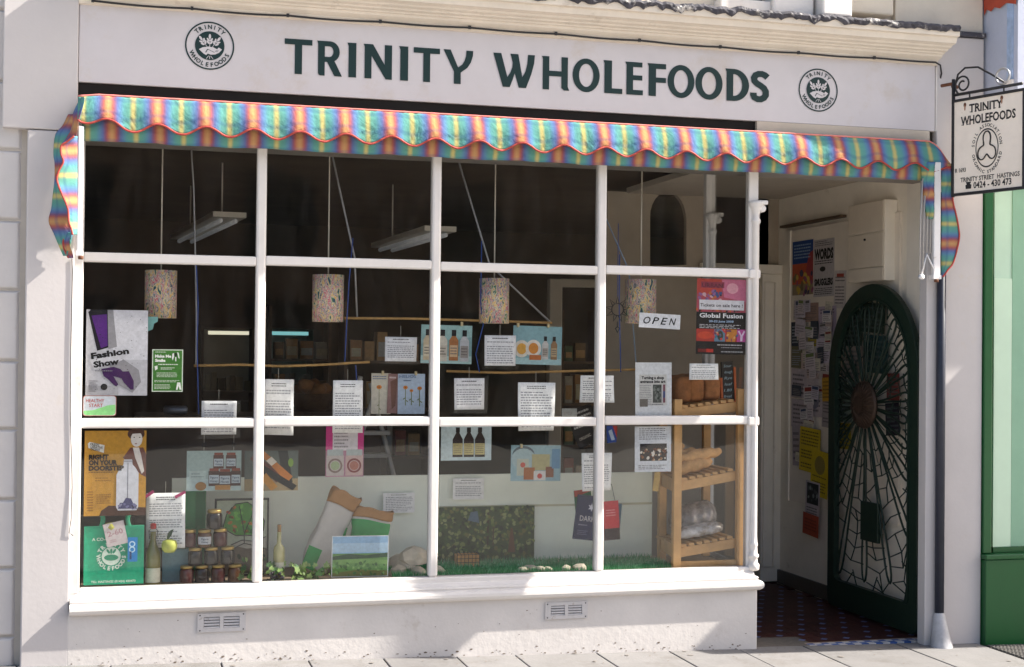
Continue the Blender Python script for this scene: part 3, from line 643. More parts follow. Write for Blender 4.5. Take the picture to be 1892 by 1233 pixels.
ribbon([(212, 126, 143), (232, 116, 138), (250, 102, 128), (286, 99, 117), (301, 101, 117), (330, 101, 110), (358, 98, 116), (385, 95, 127), (409, 90, 130), (433, 100, 134), (455, 109, 130), (473, 117, 124)], -.075, -.135, 'side_fold', .255, .05, wob=.012)
ribbon([(180, 149, 156), (190, 144, 155), (205, 137, 151), (222, 132, 146), (240, 128, 143), (256, 121, 141), (266, 114, 141)], -.12, YA-.004, 'corner_fold', .4, .1, wob=.006)
ribbon([(252, 137, 143), (262, 124, 143), (270, 113, 143), (285, 113, 143), (299, 117, 143), (315, 109, 143), (329, 105, 143), (343, 108, 143), (358, 114, 143), (385, 125, 143), (409, 127, 143), (424, 132, 143), (434, 134, 142)], YA-.06, YA-.012, 'side_valance', .245, .31, wob=.004, pipe='L')
ribbon([(430, 122, 134), (446, 117, 128), (458, 118, 130), (468, 122, 134), (477, 127, 136)], -.12, -.15, 'side_tail', .255, .6, 6, .004, 'L')
ribbon([(303, 1739, 1762), (318, 1739, 1767), (339, 1739, 1771), (356, 1739, 1763), (370, 1739, 1760), (395, 1739, 1766), (418, 1739, 1770), (437, 1739, 1772), (462, 1739, 1768), (487, 1739, 1760), (500, 1739, 1750), (512, 1739, 1742)], YA+.02, YA-.01, 'side_valance', .235, .15, wob=.005, pipe='R')
ribbon([(300, 1702, 1728), (330, 1703, 1726), (356, 1705, 1726), (380, 1707, 1726), (405, 1712, 1724)], YA+.03, YA-.01, 'side_fold', .24, .15, wob=.012)
def arm(u0, u1, v0, v1, Y):
    b = MB(); p0 = P(u0, v1, Y); p1 = P(u1, v0, Y); b.box(p0.x, p1.x, Y, Y+.03, p0.z, p1.z, METALW); o = obj('folding_arm', b, aw, bevel=.004)
    b = MB(); b.box(p0.x-.004, p1.x+.004, Y-.004, Y+.05, p0.z-.012, p0.z+.012, METALW); b.lathe((p0.x+.02, Y+.005, p0.z-.03), [(.012, 0), (.014, .008), (.012, .018)], RUST, 10); obj('arm_bracket', b, o)
arm(141.5, 155, 233, 468, YA+.0)
arm(1725.5, 1739, 300, 512, YA-.005)
b = MB()
for u, vb in ((1699, 508), (1705, 498), (1712, 466), (1718, 468)): b.tube([P(u+6, 330, YA+.02), P(u+2, 400, YA+.02), P(u, vb, YA+.01)], .0045, mat('rod_grey', (.42, .40, .38), .5), 6)
b.tube([P(1702, 512, YA+.01), P(1712, 470, YA+.01), P(1733, 512, YA)], .008, METALW, 6); b.lathe(P(1702, 512, YA), [(.016, -.012), (.016, .012)], METALW, 12, (0, 1, 0)); obj('folding_rods', b, aw)

# ------------------------------------------------------------------ hanging sign on its scrolled bracket
YS = -.22
SL = P(1763, 274, YS); tl = (SL-CAM).length
dR = ray(1890, 254); SRt = ray(1763, 274); kdep = (SL.y-CAM.y)/SRt.y
SR = CAM+dR*(kdep*.953)
zt1, zb1 = P(1763, 190, YS).z, P(1763, 358, YS).z
ex = V3((SR.x-SL.x, SR.y-SL.y, 0)); WS = ex.length; HS = zt1-zb1
hs = thing('hanging_sign', 'cream double sided hanging sign in black iron frame on a scrolled bracket', 'sign', (SL.x, SL.y, zb1))
fr = Fr((SL.x, SL.y, zb1), ex)
CREAM = mat('sign_cream', (.88, .79, .69), .5, .06, 8, .1, stain=((.45, .30, .2), 9, .66, .8))
b = MB(); b.fbox(fr, 0, WS, 0, HS, -.012, 0, CREAM); obj('panel', b, hs)
b = MB(); t_ = .016
for r in ((-t_, WS+t_, -t_, 0), (-t_, WS+t_, HS, HS+t_), (-t_, 0, 0, HS), (WS, WS+t_, 0, HS)): b.fbox(fr, *r, -.018, .006, IRON)
obj('frame', b, hs)
INK = mat('sign_ink', (.02, .018, .018), .6)
b = MB(); X_ = lambda q: q*WS; Y_ = lambda q: q*HS; n = .0012
put_text(b, fr, 'TRINITY', X_(.47), Y_(.865), .047, n, INK, 'c', .03, X_(.49)); obj('lettering', b, hs, fix=False); b = MB(); put_text(b, fr, 'WHOLEFOODS', X_(.50), Y_(.735), .050, n, INK, 'c', .03, X_(.80))
for (s_, xx, yy, wd) in (('TRINITY', .47, .865, .49), ('WHOLEFOODS', .50, .735, .80)):   # little serifs at the feet and heads
    k = len(s_)
    for i in range(k):
        xc = X_(xx-wd/2+wd*(i+.5)/k)
        if s_[i] in 'TRINIFHLEWY' : b.rect(fr, xc-X_(wd/k*.36), Y_(yy), xc+X_(wd/k*.10), Y_(yy)+.004, n+.0002, INK)
obj('lettering', b, hs, fix=False); b = MB(); put_text(b, fr, 'TRINITY STREET  HASTINGS', X_(.53), Y_(.115), .026, n, INK, 'c', .02, X_(.86)); obj('lettering', b, hs, fix=False); b = MB(); put_text(b, fr, '0424 - 430 473', X_(.57), Y_(.035), .036, n, INK, 'c', .025, X_(.55)); obj('lettering', b, hs, fix=False); b = MB(); put_text(b, fr, 'R 1693', X_(.10), Y_(.225), .024, n, INK, 'c', .02, X_(.16))
obj('lettering', b, hs, fix=False); b = MB(); b.flat(fr, [(X_(.18+x), Y_(.035+y)) for x, y in ((0, 0), (.08, 0), (.085, .04), (.06, .055), (.075, .06), (.075, .075), (.005, .075), (.005, .06), (.02, .055), (-.005, .04))], n, INK)
obj('telephone_mark', b, hs, fix=False)
b = MB(); cx_, cy_ = X_(.49), Y_(.455); rx = X_(.155); EY = HS*.195/rx
b.ring(fr, cx_, cy_, rx*1.0, rx*1.08, n, INK, 44, EY)
ring_text(b, fr, 'SOIL ASSOCIATION', cx_, cy_, rx*1.20, .0185, n, INK, math.pi/2, R_(10.8), False, .02, EY*.98); ring_text(b, fr, 'ORGANIC STANDARD', cx_, cy_, rx*1.44, .0185, n, INK, -math.pi/2, R_(9.8), True, .02, EY*.98)
for s3 in range(3):       # the looped ribbon of the emblem
    pts = []
    a0 = R_(90+120*s3)
    for i in range(25):
        q = i/24; a = a0+R_(-42+84*q); rr = rx*(.96-.62*abs(math.cos(math.pi*q))**1.5) if False else rx*(.92-.45*(2*q-1)**2)
        pts.append(fr(cx_+rr*math.cos(a), cy_+rr*math.sin(a)*EY, n+.001))
    b.tube(pts, .0045, INK, 4)
for s3 in range(3):
    a0, a1 = R_(90+120*s3-42), R_(90+120*(s3-1)+42); pts = []
    for i in range(13):
        q = i/12; a = a0+(a1-a0)*q; rr = rx*(.47-.12*math.sin(math.pi*q)); pts.append(fr(cx_+rr*math.cos(a), cy_+rr*math.sin(a)*EY, n+.001))
    b.tube(pts, .0045, INK, 4)
obj('emblem', b, hs, fix=False)
b = MB()
for x, y in ((.16, .955), (.70, .965)): b.disc(fr, X_(x), Y_(y), .010, .014, n, RUST, 12); b.disc(fr, X_(x), Y_(y)-.018, .006, .016, n+.0001, mat('rust_stain', S('#a9826a'), .7), 10)
obj('rust_marks', b, hs, fix=False)
b = MB(); b.tube([fr(-.01, HS+.045, -.006), fr(WS*.98, HS+.045, -.006)], .009, IRON, 6)
for q in (.22, .72): b.tube([fr(WS*q, HS+.045, -.006), fr(WS*q, HS+.01, -.006)], .005, IRON, 6)
b.tube([fr(-.012, -.02, -.006), fr(-.012, HS+.14, -.006)], .011, IRON, 6)
b.tube([fr(-.02, HS+.10, -.006), fr(-.02, HS+.10, -.05)], .012, RUST, 6); b.tube([fr(-.10, HS+.115, -.006), fr(-.01, HS+.115, -.006)], .010, RUST, 6)
sc = [fr(.0+.055+.06*math.cos(a)*k_, HS+.10+.06*math.sin(a)*k_, -.006) for a, k_ in [(R_(250-22*i), 1-.028*i) for i in range(26)]]; b.tube(sc, .006, IRON, 6)
ar = [fr(.0, HS+.10, -.006), fr(.02, HS+.165, -.006), fr(.07, HS+.195, -.006), fr(.16, HS+.185, -.006), fr(WS*.55, HS+.125, -.006), fr(WS*.72, HS+.07, -.006)]; b.tube(ar, .006, IRON, 6)
ci = [fr(WS*.70+.045*math.cos(R_(15*i)), HS+.105+.045*math.sin(R_(15*i)), -.006) for i in range(24)]; b.tube(ci, .0065, mat('bare_metal', (.42, .42, .43), .35, .1, metal=.7), 6, closed=True); obj('bracket', b, hs)

# ------------------------------------------------------------------ downpipe with shoe, right-hand neighbour
PIPE = mat('pipe_navy', (.022, .026, .042), .4, .15, 20)
xp = P(1737, 900, -.11).x; zsh = P(1735, 1138, -.11).z
b = MB(); b.tube([(xp, -.11, 2.62), (xp, -.11, zsh)], .027, PIPE, 14); dp = tag(obj('downpipe', b), 'dark navy rainwater downpipe ending in a grey shoe beside the doorway', 'downpipe')
for z in (2.2,):
    b = MB(); b.lathe((xp, -.11, z), [(.031, 0), (.031, .05)], PIPE, 14); b.box(xp-.045, xp+.045, -.085, -.062, z+.01, z+.04, PIPE); obj('collar', b, dp)
b = MB(); SHOE = mat('lead_shoe', (.42, .42, .44), .6, .15, 18, .3)
prf = [(.026, .027, 0, 0), (.034, .034, .0, -.02), (.040, .040, -.004, -.06), (.052, .05, -.015, -.13), (.068, .055, -.03, -.20), (.070, .05, -.036, -.215)]
vs = []
for rx_, ry_, dy, dz in prf:
    for j in range(14):
        a = 2*math.pi*j/14; vs.append((xp+rx_*math.cos(a), -.11+dy+ry_*math.sin(a), zsh+.02+dz))
b.add(vs, [(i*14+j, i*14+(j+1) % 14, (i+1)*14+(j+1) % 14, (i+1)*14+j) for i in range(len(prf)-1) for j in range(14)]+[list(range(70, 84))], SHOE, smooth=True); obj('shoe', b, dp)
b = MB(); xj0, xj1 = P(1708, 800, -.07).x, P(1722, 800, -.07).x
b.box(xj0, P(1730, 800, -.07).x, -.085, -.004, gz(xj0)-.03, 2.80, MASON); obj('door_jamb', b, sb, bevel=.005)

gs = thing('green_shopfront', 'bright green neighbouring shopfront with pale green window at the right edge', 'shopfront', (6, -.1, 0))
GRN = mat('green_gloss', S('#14562a'), .35, .05, 8, .1, spec=.5); PALE = mat('pale_green', S('#c4e0c8'), .45, .04, 5)
xg = xr1+.004; ztop = P(1850, 1028, -.10).z
b = MB(); b.add([(x, y, z if z > 0 else gz(x)-.02) for z in (-1, ztop-.02) for y in (-.10, .3) for x in (xg, 9)], [(0, 2, 3, 1), (4, 5, 7, 6), (0, 1, 5, 4), (2, 6, 7, 3), (0, 4, 6, 2), (1, 3, 7, 5)], GRN); obj('stall_riser', b, gs, bevel=.006)
b = MB(); b.box(xg-.006, 9, -.115, .3, ztop-.018, ztop+.012, GRN); obj('ledge', b, gs, bevel=.006)
b = MB(); b.box(xg, P(1834, 700, -.075).x, -.075, .3, ztop+.014, 2.72, GRN); obj('post', b, gs, bevel=.006)
b = MB(); b.box(P(1836, 700, -.04).x, 9, -.045, -.02, ztop+.014, ztop+.045, GRN); obj('window_rail', b, gs)
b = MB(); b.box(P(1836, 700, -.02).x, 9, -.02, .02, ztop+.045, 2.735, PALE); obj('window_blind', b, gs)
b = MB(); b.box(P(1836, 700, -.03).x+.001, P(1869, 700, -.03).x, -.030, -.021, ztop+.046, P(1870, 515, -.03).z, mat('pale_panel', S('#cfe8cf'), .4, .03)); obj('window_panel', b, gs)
b = MB(); b.box(P(1870, 700, -.03).x, 9, -.028, -.021, ztop+.046, 2.70, mat('mid_green_blind', S('#8fb89c'), .5, .05)); obj('window_blind', b, gs)  # mid green strip, darker than the pale panel beside it
b = MB(); b.box(xg, 9, -.12, .3, 2.74, 3.0, GRN); obj('fascia', b, gs, bevel=.006)
b = MB(); b.add([(x, y, z) for x in (6.35, 10) for y, z in ((-.10, 2.95), (-.74, 2.60), (-.74, 2.56), (-.10, 2.90))], [(0, 1, 2, 3), (4, 7, 6, 5), (0, 4, 5, 1), (1, 5, 6, 2), (2, 6, 7, 3), (3, 7, 4, 0)], mat('shade_canopy_green', S('#1c5a30'), .8, .08)); obj('added_shade_canopy', b, gs)  # out of view, added to keep direct sun off the right pilaster
BX, BY = xg+.012, -.37
b = MB(); b.box(BX, 7.2, BY, .3, 3.004, 5.2, mat('blue_grey_render', S('#b4bacb'), .8, .08, 5, .3)); obj('bay', b, gs)
def qb(u, v): p_ = PX(u, v, BX); return p_.y, p_.z
y0, z0 = qb(1862, 150)
b = MB(); b.box(BX-.008, BX-.001, BY+.04, y0, z0, 4.6, mat('net_curtain', S('#9db2d0'), .7, .25, 14)); obj('bay_window', b, gs)
b = MB(); b.box(BX-.02, BX-.001, BY+.03, y0+.012, z0-.03, z0-.002, WHITE); obj('bay_sill', b, gs)
fr = Fr((BX, 0, 0), (0, -1, 0)); b = MB(); q = lambda u, v: (-qb(u, v)[0], qb(u, v)[1])
b.flat(fr, [q(1821, 30), q(1826, 18), q(1834, 22), q(1840, 14), q(1850, 16), q(1862, 6), q(1880, 8), q(1882, -40), q(1818, -40)], .010, mat('flaking_red', S('#b04a34'), .8, .2)); obj('paint_patch', b, gs, fix=False)

# iron drain cover let into the pavement
c0 = V3((5.0, -.60, 0)); gr = thing('drain_cover', 'dark slotted drain cover let into the pavement by the green shopfront', 'drain cover', (5.28, -.35, gz(5.2)))
def tl_(x, y, z): return (x, y, gz(x)+z)
b = MB(); vs = [tl_(x, y, z) for z in (-.02, .001) for y in (-.60, -.12) for x in (4.98, 5.58)]; b.add(vs, [(0, 2, 3, 1), (4, 5, 7, 6), (0, 1, 5, 4), (2, 6, 7, 3), (0, 4, 6, 2), (1, 3, 7, 5)], IRON); obj('tray', b, gr)
b = MB()
for i in range(24):
    for j in range(12):
        x, y = 4.99+i*.0245, -.59+j*.039; vs = [tl_(xx, yy, z) for z in (.001, .006) for yy in (y, y+.026) for xx in (x, x+.013)]; b.add(vs, [(4, 5, 7, 6), (0, 1, 5, 4), (2, 6, 7, 3), (0, 4, 6, 2), (1, 3, 7, 5)], mat('worn_iron', (.16, .15, .14), .5, .2, 40))
o = obj('studs', b, gr); o['kind'] = 'stuff'

# ------------------------------------------------------------------ entrance passage
ZP = -.066
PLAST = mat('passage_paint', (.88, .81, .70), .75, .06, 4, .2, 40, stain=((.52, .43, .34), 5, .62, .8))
XW = 4.765
b = MB(); b.add([(3.45, .02, ZP-.012), (XW+.2, .02, ZP-.012), (XW+.2, 2.3, ZP-.012), (3.45, 2.3, ZP-.012)], [(0, 1, 2, 3)], mat('tile_grout', (.10, .08, .07), .9)); pf = struct('passage_floor', b)
RT = mat('red_tile', S('#3f1d19'), .6, .15, 20, .1, rnd=.18); BT = mat('blue_tile', S('#5c6a94'), .6, .1, 20, rnd=.1); DT = mat('border_blue', S('#3f5f9c'), .4); WT = mat('border_white', S('#c9c6c4'), .4); TT = mat('border_buff', S('#a08a72'), .5)
def tile_mesh(name, w, d, h, m):
    b = MB(); b.box(-w/2, w/2, -d/2, d/2, 0, h, m); return recalc(b.mesh(name))
m1 = tile_mesh('red_tile', .145, .145, .011, RT); m2 = tile_mesh('blue_inset', .034, .034, .0122, BT)
m3 = tile_mesh('check_tile', .045, .040, .012, DT); m4 = tile_mesh('check_tile', .045, .040, .012, WT); m5 = tile_mesh('border_strip', .30, .022, .012, TT)
rows = 15
for j in range(rows):
    for i in range(10):
        x = 3.50+i*.148+(.074 if j % 2 else 0); y = .205+j*.148
        if x > XW-.03: continue
        inst('floor_tile', m1, (x, y, ZP-.012), pf)
        inst('inset_tile', m2, (x, y, ZP-.012), pf, (0, 0, R_(45)))
x = 3.47; i = 0
while x < XW-.1:
    for r in range(2):
        if abs(x-3.47) >= 0: inst('border_tile', m3 if (i+r) % 2 else m4, (x, .045+r*.042, ZP-.012), pf)
    x += .047; i += 1
for i in range(5): inst('border_strip', m5, (3.62+i*.302, .112, ZP-.012), pf)
b = MB(); b.box(XW, XW+.12, .30, 2.4, ZP-.05, 2.82, PLAST); struct('passage_wall', b)
b = MB(); b.box(XW-.035, XW+.12, -.003, .37, ZP-.05, 2.82, mat('jamb_paint', (.82, .76, .67), .7, .05, 5, .2)); obj('inner_jamb', b, sb, bevel=.006)
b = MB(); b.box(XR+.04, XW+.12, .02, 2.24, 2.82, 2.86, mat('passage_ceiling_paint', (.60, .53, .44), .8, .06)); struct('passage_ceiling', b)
# the inner wall at the passage end, with arched and square openings
YI = 2.26
def q2(u, v): p = P(u, v, YI); return (p.x, p.z)
xL, xRw = q2(1118, 600)[0], XW+.1
arch = [q2(1199, 492), q2(1199, 405)]+[(q2(1232, 400)[0]+(q2(1266, 400)[0]-q2(1199, 400)[0])/2*math.cos(R_(180-15*i)), q2(1232, 405)[1]+(q2(1232, 355)[1]-q2(1232, 405)[1])*math.sin(R_(15*i))) for i in range(1, 12)]+[q2(1266, 405), q2(1266, 490)]
loops = [[(xL, ZP), (xRw, ZP), (xRw, 2.83), (xL, 2.83)], arch, [q2(1312, 492), q2(1312, 345), q2(1378, 350), q2(1378, 496)], [q2(1388, 498), q2(1388, 352), q2(1417, 354), q2(1417, 500)]]
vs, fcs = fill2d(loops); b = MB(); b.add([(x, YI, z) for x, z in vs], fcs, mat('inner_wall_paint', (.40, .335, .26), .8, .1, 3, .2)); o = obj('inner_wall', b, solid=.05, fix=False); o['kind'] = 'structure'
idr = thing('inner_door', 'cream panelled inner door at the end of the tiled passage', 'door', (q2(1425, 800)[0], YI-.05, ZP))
xd0, xd1 = q2(1398, 800)[0], q2(1449, 800)[0]; zd = q2(1425, 508)[1]
b = MB(); b.box(xd0, xd1, YI-.085, YI-.03, ZP+.01, zd, PLAST); obj('leaf', b, idr, bevel=.006)
for u0, u1 in ((1400, 1416), (1419, 1424), (1437, 1446)):
    b = MB(); b.box(q2(u0, 800)[0], q2(u1, 800)[0], YI-.105, YI-.087, ZP+.12, zd-.06, PLAST); obj('moulding', b, idr, bevel=.006)
b = MB(); b.box(xd0-.5, XW-.002, YI-.10, YI-.052, zd+.002, zd+.07, PLAST); obj('lintel', b, idr, bevel=.005)
b = MB(); b.box(XW-.022, XW-.001, .9, 2.2, ZP, ZP+.10, mat('skirting', (.10, .085, .07), .5)); struct('skirting', b)

# meter cupboard
XB = 4.66
pA, pB_ = PX(1566, 378, XB), PX(1632, 367, XB)
y_back, y_front = PX(1566, 450, XB).y, PX(1632, 450, XB).y
mb_ = thing('meter_cupboard', 'cream wall cupboard with shut doors mounted above the iron gate', 'cupboard', (XB, y_front, PX(1632, 505, XB).z))
zA, zB = PX(1632, 368, XB).z, PX(1632, 518, XB).z
b = MB(); b.box(XB+.012, XW-.002, y_front+.002, y_back, zB, zA, PLAST); obj('body', b, mb_, bevel=.004)
zm = PX(1632, 427, XB).z; zn = PX(1632, 492, XB).z
for z0, z1 in ((zm+.004, zA-.004), (zn+.003, zm-.004), (zB+.004, zn-.003)):
    b = MB(); b.box(XB, XB+.011, y_front+.006, y_back-.006, z0, z1, mat('cupboard_paint', (.62, .54, .44), .55, .05)); obj('door', b, mb_, bevel=.003)
b = MB(); b.lathe((XB-.002, (y_front+y_back)/2, zm-.04), [(.007, -.006), (.009, .006)], IRON, 10, (1, 0, 0)); obj('keyhole', b, mb_)
b = MB(); b.box(XW-.05, XW-.003, PX(1565, 400, XW).y, PX(1452, 418, XW).y, PX(1565, 402, XW).z, PX(1565, 402, XW).z+.018, mat('shelf_wood', (.12, .08, .05), .6)); tag(obj('ledge', b), 'narrow dark wooden ledge running above the noticeboard', 'ledge')

# ------------------------------------------------------------------ iron gate, folded back along the passage wall
XG = 4.655
IG = mat('gate_green', S('#172a21'), .5, .2, 30, .3)
yh, yf = PX(1700, 900, XG).y, PX(1534, 900, XG).y
ztop_g = PX(1612, 525, XG).z; zbot_g = PX(1600, 1140, XG).z
gate = thing('iron_gate', 'dark green arched iron gate with sunburst medallion folded back in the entrance passage', 'gate', (XG, yh, zbot_g))
gf = Fr((XG, (yh+yf)/2, 0), (0, -1, 0)); Wg = (yf-yh)/2
zs_g = PX(1534, 690, XG).z
def outl(w, zt__, zb__, zs__, rc, n=24):
    pts = [(-w+rc*(1-math.cos(R_(90*i/5))) if True else 0, zb__+rc*(1-math.sin(R_(90*i/5)))) for i in range(6)][::-1]
    L = [(-w+rc*(1-math.cos(R_(90-18*i))), zb__+rc*(1-math.sin(R_(90-18*i)))) for i in range(6)]
    A = [(w*math.cos(R_(180-180*i/n)), zs__+(zt__-zs__)*math.sin(R_(180*i/n))) for i in range(n+1)]
    Rr = [(-x, y) for x, y in L[::-1]]
    return L+A+Rr
bd = .092
oo = outl(Wg, ztop_g, zbot_g, zs_g, .06); ii = outl(Wg-bd, ztop_g-bd, zbot_g+.17, zs_g, .05)
def band(o_, i_, n0, n1, m):
    b = MB(); k = len(o_); vs = [gf(x, y, n) for n in (n0, n1) for lp in (o_, i_) for x, y in lp]
    for a in range(k):
        c = (a+1) % k
        b.f += [(2*k+a, 2*k+c, 3*k+c, 3*k+a), (c, a, k+a, k+c), (a, c, 2*k+c, 2*k+a), (k+c, k+a, 3*k+a, 3*k+c)]
    b.v = [tuple(v) for v in vs]; b.st = [(0, 0)]*len(vs); b.mi(m); b.m = [0]*len(b.f); b.smooth = [False]*len(b.f); return b
obj('frame', band(oo, ii, -.02, .02, IG), gate, bevel=.006)
obj('inner_rim', band(outl(Wg-bd+.004, ztop_g-bd+.004, zbot_g+.166, zs_g, .05), outl(Wg-bd-.014, ztop_g-bd-.014, zbot_g+.184, zs_g, .05), -.012, .028, IG), gate)
mc = PX(1600, 748, XG); mx, mz = (yh+yf)/2-mc.y, mc.z
mrx, mrz = .16, .155
b = MB(); MEDA = mat('bronze_relief', S('#4a3a30'), .5, .3, 40, .8, 40, metal=.3)
b.lathe(gf(mx, mz, .0), [(.150, .0), (.158, .012), (.15, .028), (.12, .032), (.10, .046), (.06, .058), (.02, .062)], MEDA, 28, gf.n); md = obj('medallion', b, gate)
b = MB()
for i in range(30):
    a = 2*math.pi*i/30; b.tube([gf(mx+.06*math.cos(a), mz+.06*math.sin(a), .06), gf(mx+.145*math.cos(a), mz+.145*math.sin(a), .034)], .004, MEDA, 5)
obj('relief_rays', b, md)
def hit(a):                     # distance from the medallion to the inner rim along angle a
    r = .15
    while r < 2.2:
        x, y = mx+r*math.cos(a), mz+r*math.sin(a)
        top = zs_g+(ztop_g-bd-zs_g)*math.sqrt(max(0, 1-(x/(Wg-bd))**2)) if abs(x) < Wg-bd else -9
        if abs(x) > Wg-bd-.005 or y < zbot_g+.175 or y > top: return r
        r += .004
    return r
NP = 22; tips = []
rg = random.Random(11)
for k in range(NP):
    a = 2*math.pi*(k+.5)/NP+rg.uniform(-.03, .03); R1 = hit(a)*rg.uniform(.90, .985); wd = min(.050, .16*R1*.5)+.008
    ca, sa = math.cos(a), math.sin(a); r0 = .15; pts = []
    tw = .25 if R1 > .5 else .12
    for i in range(28):
        q = 2*math.pi*i/28; s_ = (1-math.cos(q))/2; rr = r0+(R1-r0)*s_; ww = wd*math.sin(q)*(.16+1.0*s_**3.2)
        pts.append(gf(mx+rr*ca-ww*sa, mz+rr*sa+ww*ca, .004))
    b = MB(); b.tube(pts, .0075, IG, 6, closed=True); obj('petal', b, gate); tips.append((a, R1, wd))
for k in range(34):
    a = 2*math.pi*k/34+rg.uniform(-.03, .03); R1 = hit(a); r2 = min(R1, rg.uniform(.28, .46))
    b = MB(); b.tube([gf(mx+.145*math.cos(a), mz+.145*math.sin(a), .012), gf(mx+r2*math.cos(a+rg.uniform(-.04, .04)), mz+r2*math.sin(a), .002)], [.0036, .0025], IG, 5); obj('spoke', b, gate)
for k in range(NP):             # crazed leading between the petals
    a0, R0, w0 = tips[k]; a1, R1, w1 = tips[(k+1) % NP]
    if a1 < a0: a1 += 2*math.pi
    am = (a0+a1)/2; Rm_ = hit(am); r = .30; last = None
    while r < Rm_-.02:
        ra, rb = min(r+rg.uniform(-.03, .05), R0), min(r+rg.uniform(-.03, .05), R1)
        pa = (mx+ra*math.cos(a0+.02), mz+ra*math.sin(a0+.02)); pb = (mx+rb*math.cos(a1-.02), mz+rb*math.sin(a1-.02)); pm_ = (mx+(r+.02)*math.cos(am+rg.uniform(-.05, .05)), mz+(r+.02)*math.sin(am))
        segs = [(pa, pm_), (pm_, pb)]
        if last: segs.append((last, pm_)) if rg.random() < .6 else None
        b = MB()
        for s0, s1 in segs: b.tube([gf(*s0, 0), gf(*s1, 0)], .0042, IG, 5)
        obj('leading', b, gate); last = pm_; r += rg.uniform(.07, .12)
    # ends tied to the rim
    b = MB()
    for dq in (-.06, .06):
        aa = am+dq; hh = hit(aa); b.tube([gf(mx+(hh-.10)*math.cos(am), mz+(hh-.10)*math.sin(am), 0), gf(mx+hh*math.cos(aa), mz+hh*math.sin(aa), 0)], .0045, IG, 5)
    obj('leading', b, gate)
pA = PX(1593, 925, XG); pB_ = PX(1624, 1005, XG)
b = MB(); b.fbox(gf, (yh+yf)/2-pA.y, (yh+yf)/2-pB_.y, pB_.z, pA.z, -.012, .014, IG); obj('letter_plate', b, gate, bevel=.004)
for v in (650, 860, 1085):
    p = PX(1700, v, XG); b = MB(); b.lathe((XG-.01, yh-.004, p.z-.06), [(.014, 0), (.014, .12)], IG, 10); obj('hinge', b, gate)

# ------------------------------------------------------------------ notices in the passage
XN = XW-.022
b = MB(); yb0, yb1 = PX(1457, 700, XN).y, PX(1660, 700, XN).y
zn0, zn1 = PX(1457, 1000, XN).z, PX(1455, 428, XN).z
b.box(XN, XW-.001, max(yb1, .42), yb0, zn0+.30, zn1, mat('noticeboard_paint', (.80, .72, .62), .8, .06)); nb = tag(obj('noticeboard', b), 'pale noticeboard crowded with flyers on the passage wall', 'noticeboard')
b = MB(); b.box(XN-.012, XN-.001, yb0-.03, yb0, zn0+.30, zn1, PLAST); obj('frame_strip', b, nb)
_fl = [0]
def flyer(name, label, cat, u0, v0, u1, v1, items=(), paper='#cfc8c4', rot=0.0, group=None, X=None):
    _fl[0] += 1; Xn = (X or XN)-.002-.0011*_fl[0]*.5
    um, vm = (u0+u1)/2, (v0+v1)/2; w = PX(u0, vm, Xn).y-PX(u1, vm, Xn).y; h = PX(um, v0, Xn).z-PX(um, v1, Xn).z
    return sheet_at(name, label, cat, Fr(PX(um, vm, Xn), (0, -1, 0), rot=rot), w, h, items, paper, group, seed=_fl[0])
flyer('poster', 'blue and orange poster at the top left of the noticeboard', 'poster', 1464, 445, 1502, 545, [('r', 0, .58, 1, 1, '#2c4a86'), ('r', 0, .2, .75, .58, '#b85030'), ('p', [(.6, .3), (.8, .75), (1, .8), (1, .2)], '#a03c40'), ('l', .08, .66, .9, .95, 5, '#8fa6c8'), ('spot', 0, 0, 1, .4, 30, .08, ['#6b5a38', '#8a4a6a', '#c0a040', '#3b3450'])], '#8b7a60')
flyer('poster', 'black and white poster headed WORDS on the noticeboard', 'poster', 1503, 442, 1541, 548, [('l', .08, .88, .92, .98, 3, '#5a5a5a'), ('t', 'WORDS', .5, .66, .17, '#141414', 'c', .92, 0, .06), ('l', .06, .56, .94, .64, 2, '#1c1c1c'), ('e', .45, .48, .14, .06, '#222222'), ('t', 'SMUGGLERS', .5, .20, .11, '#161616', 'c', .9, 0, .06), ('l', .06, .03, .94, .16, 4, '#333333')], '#b9b2b4')
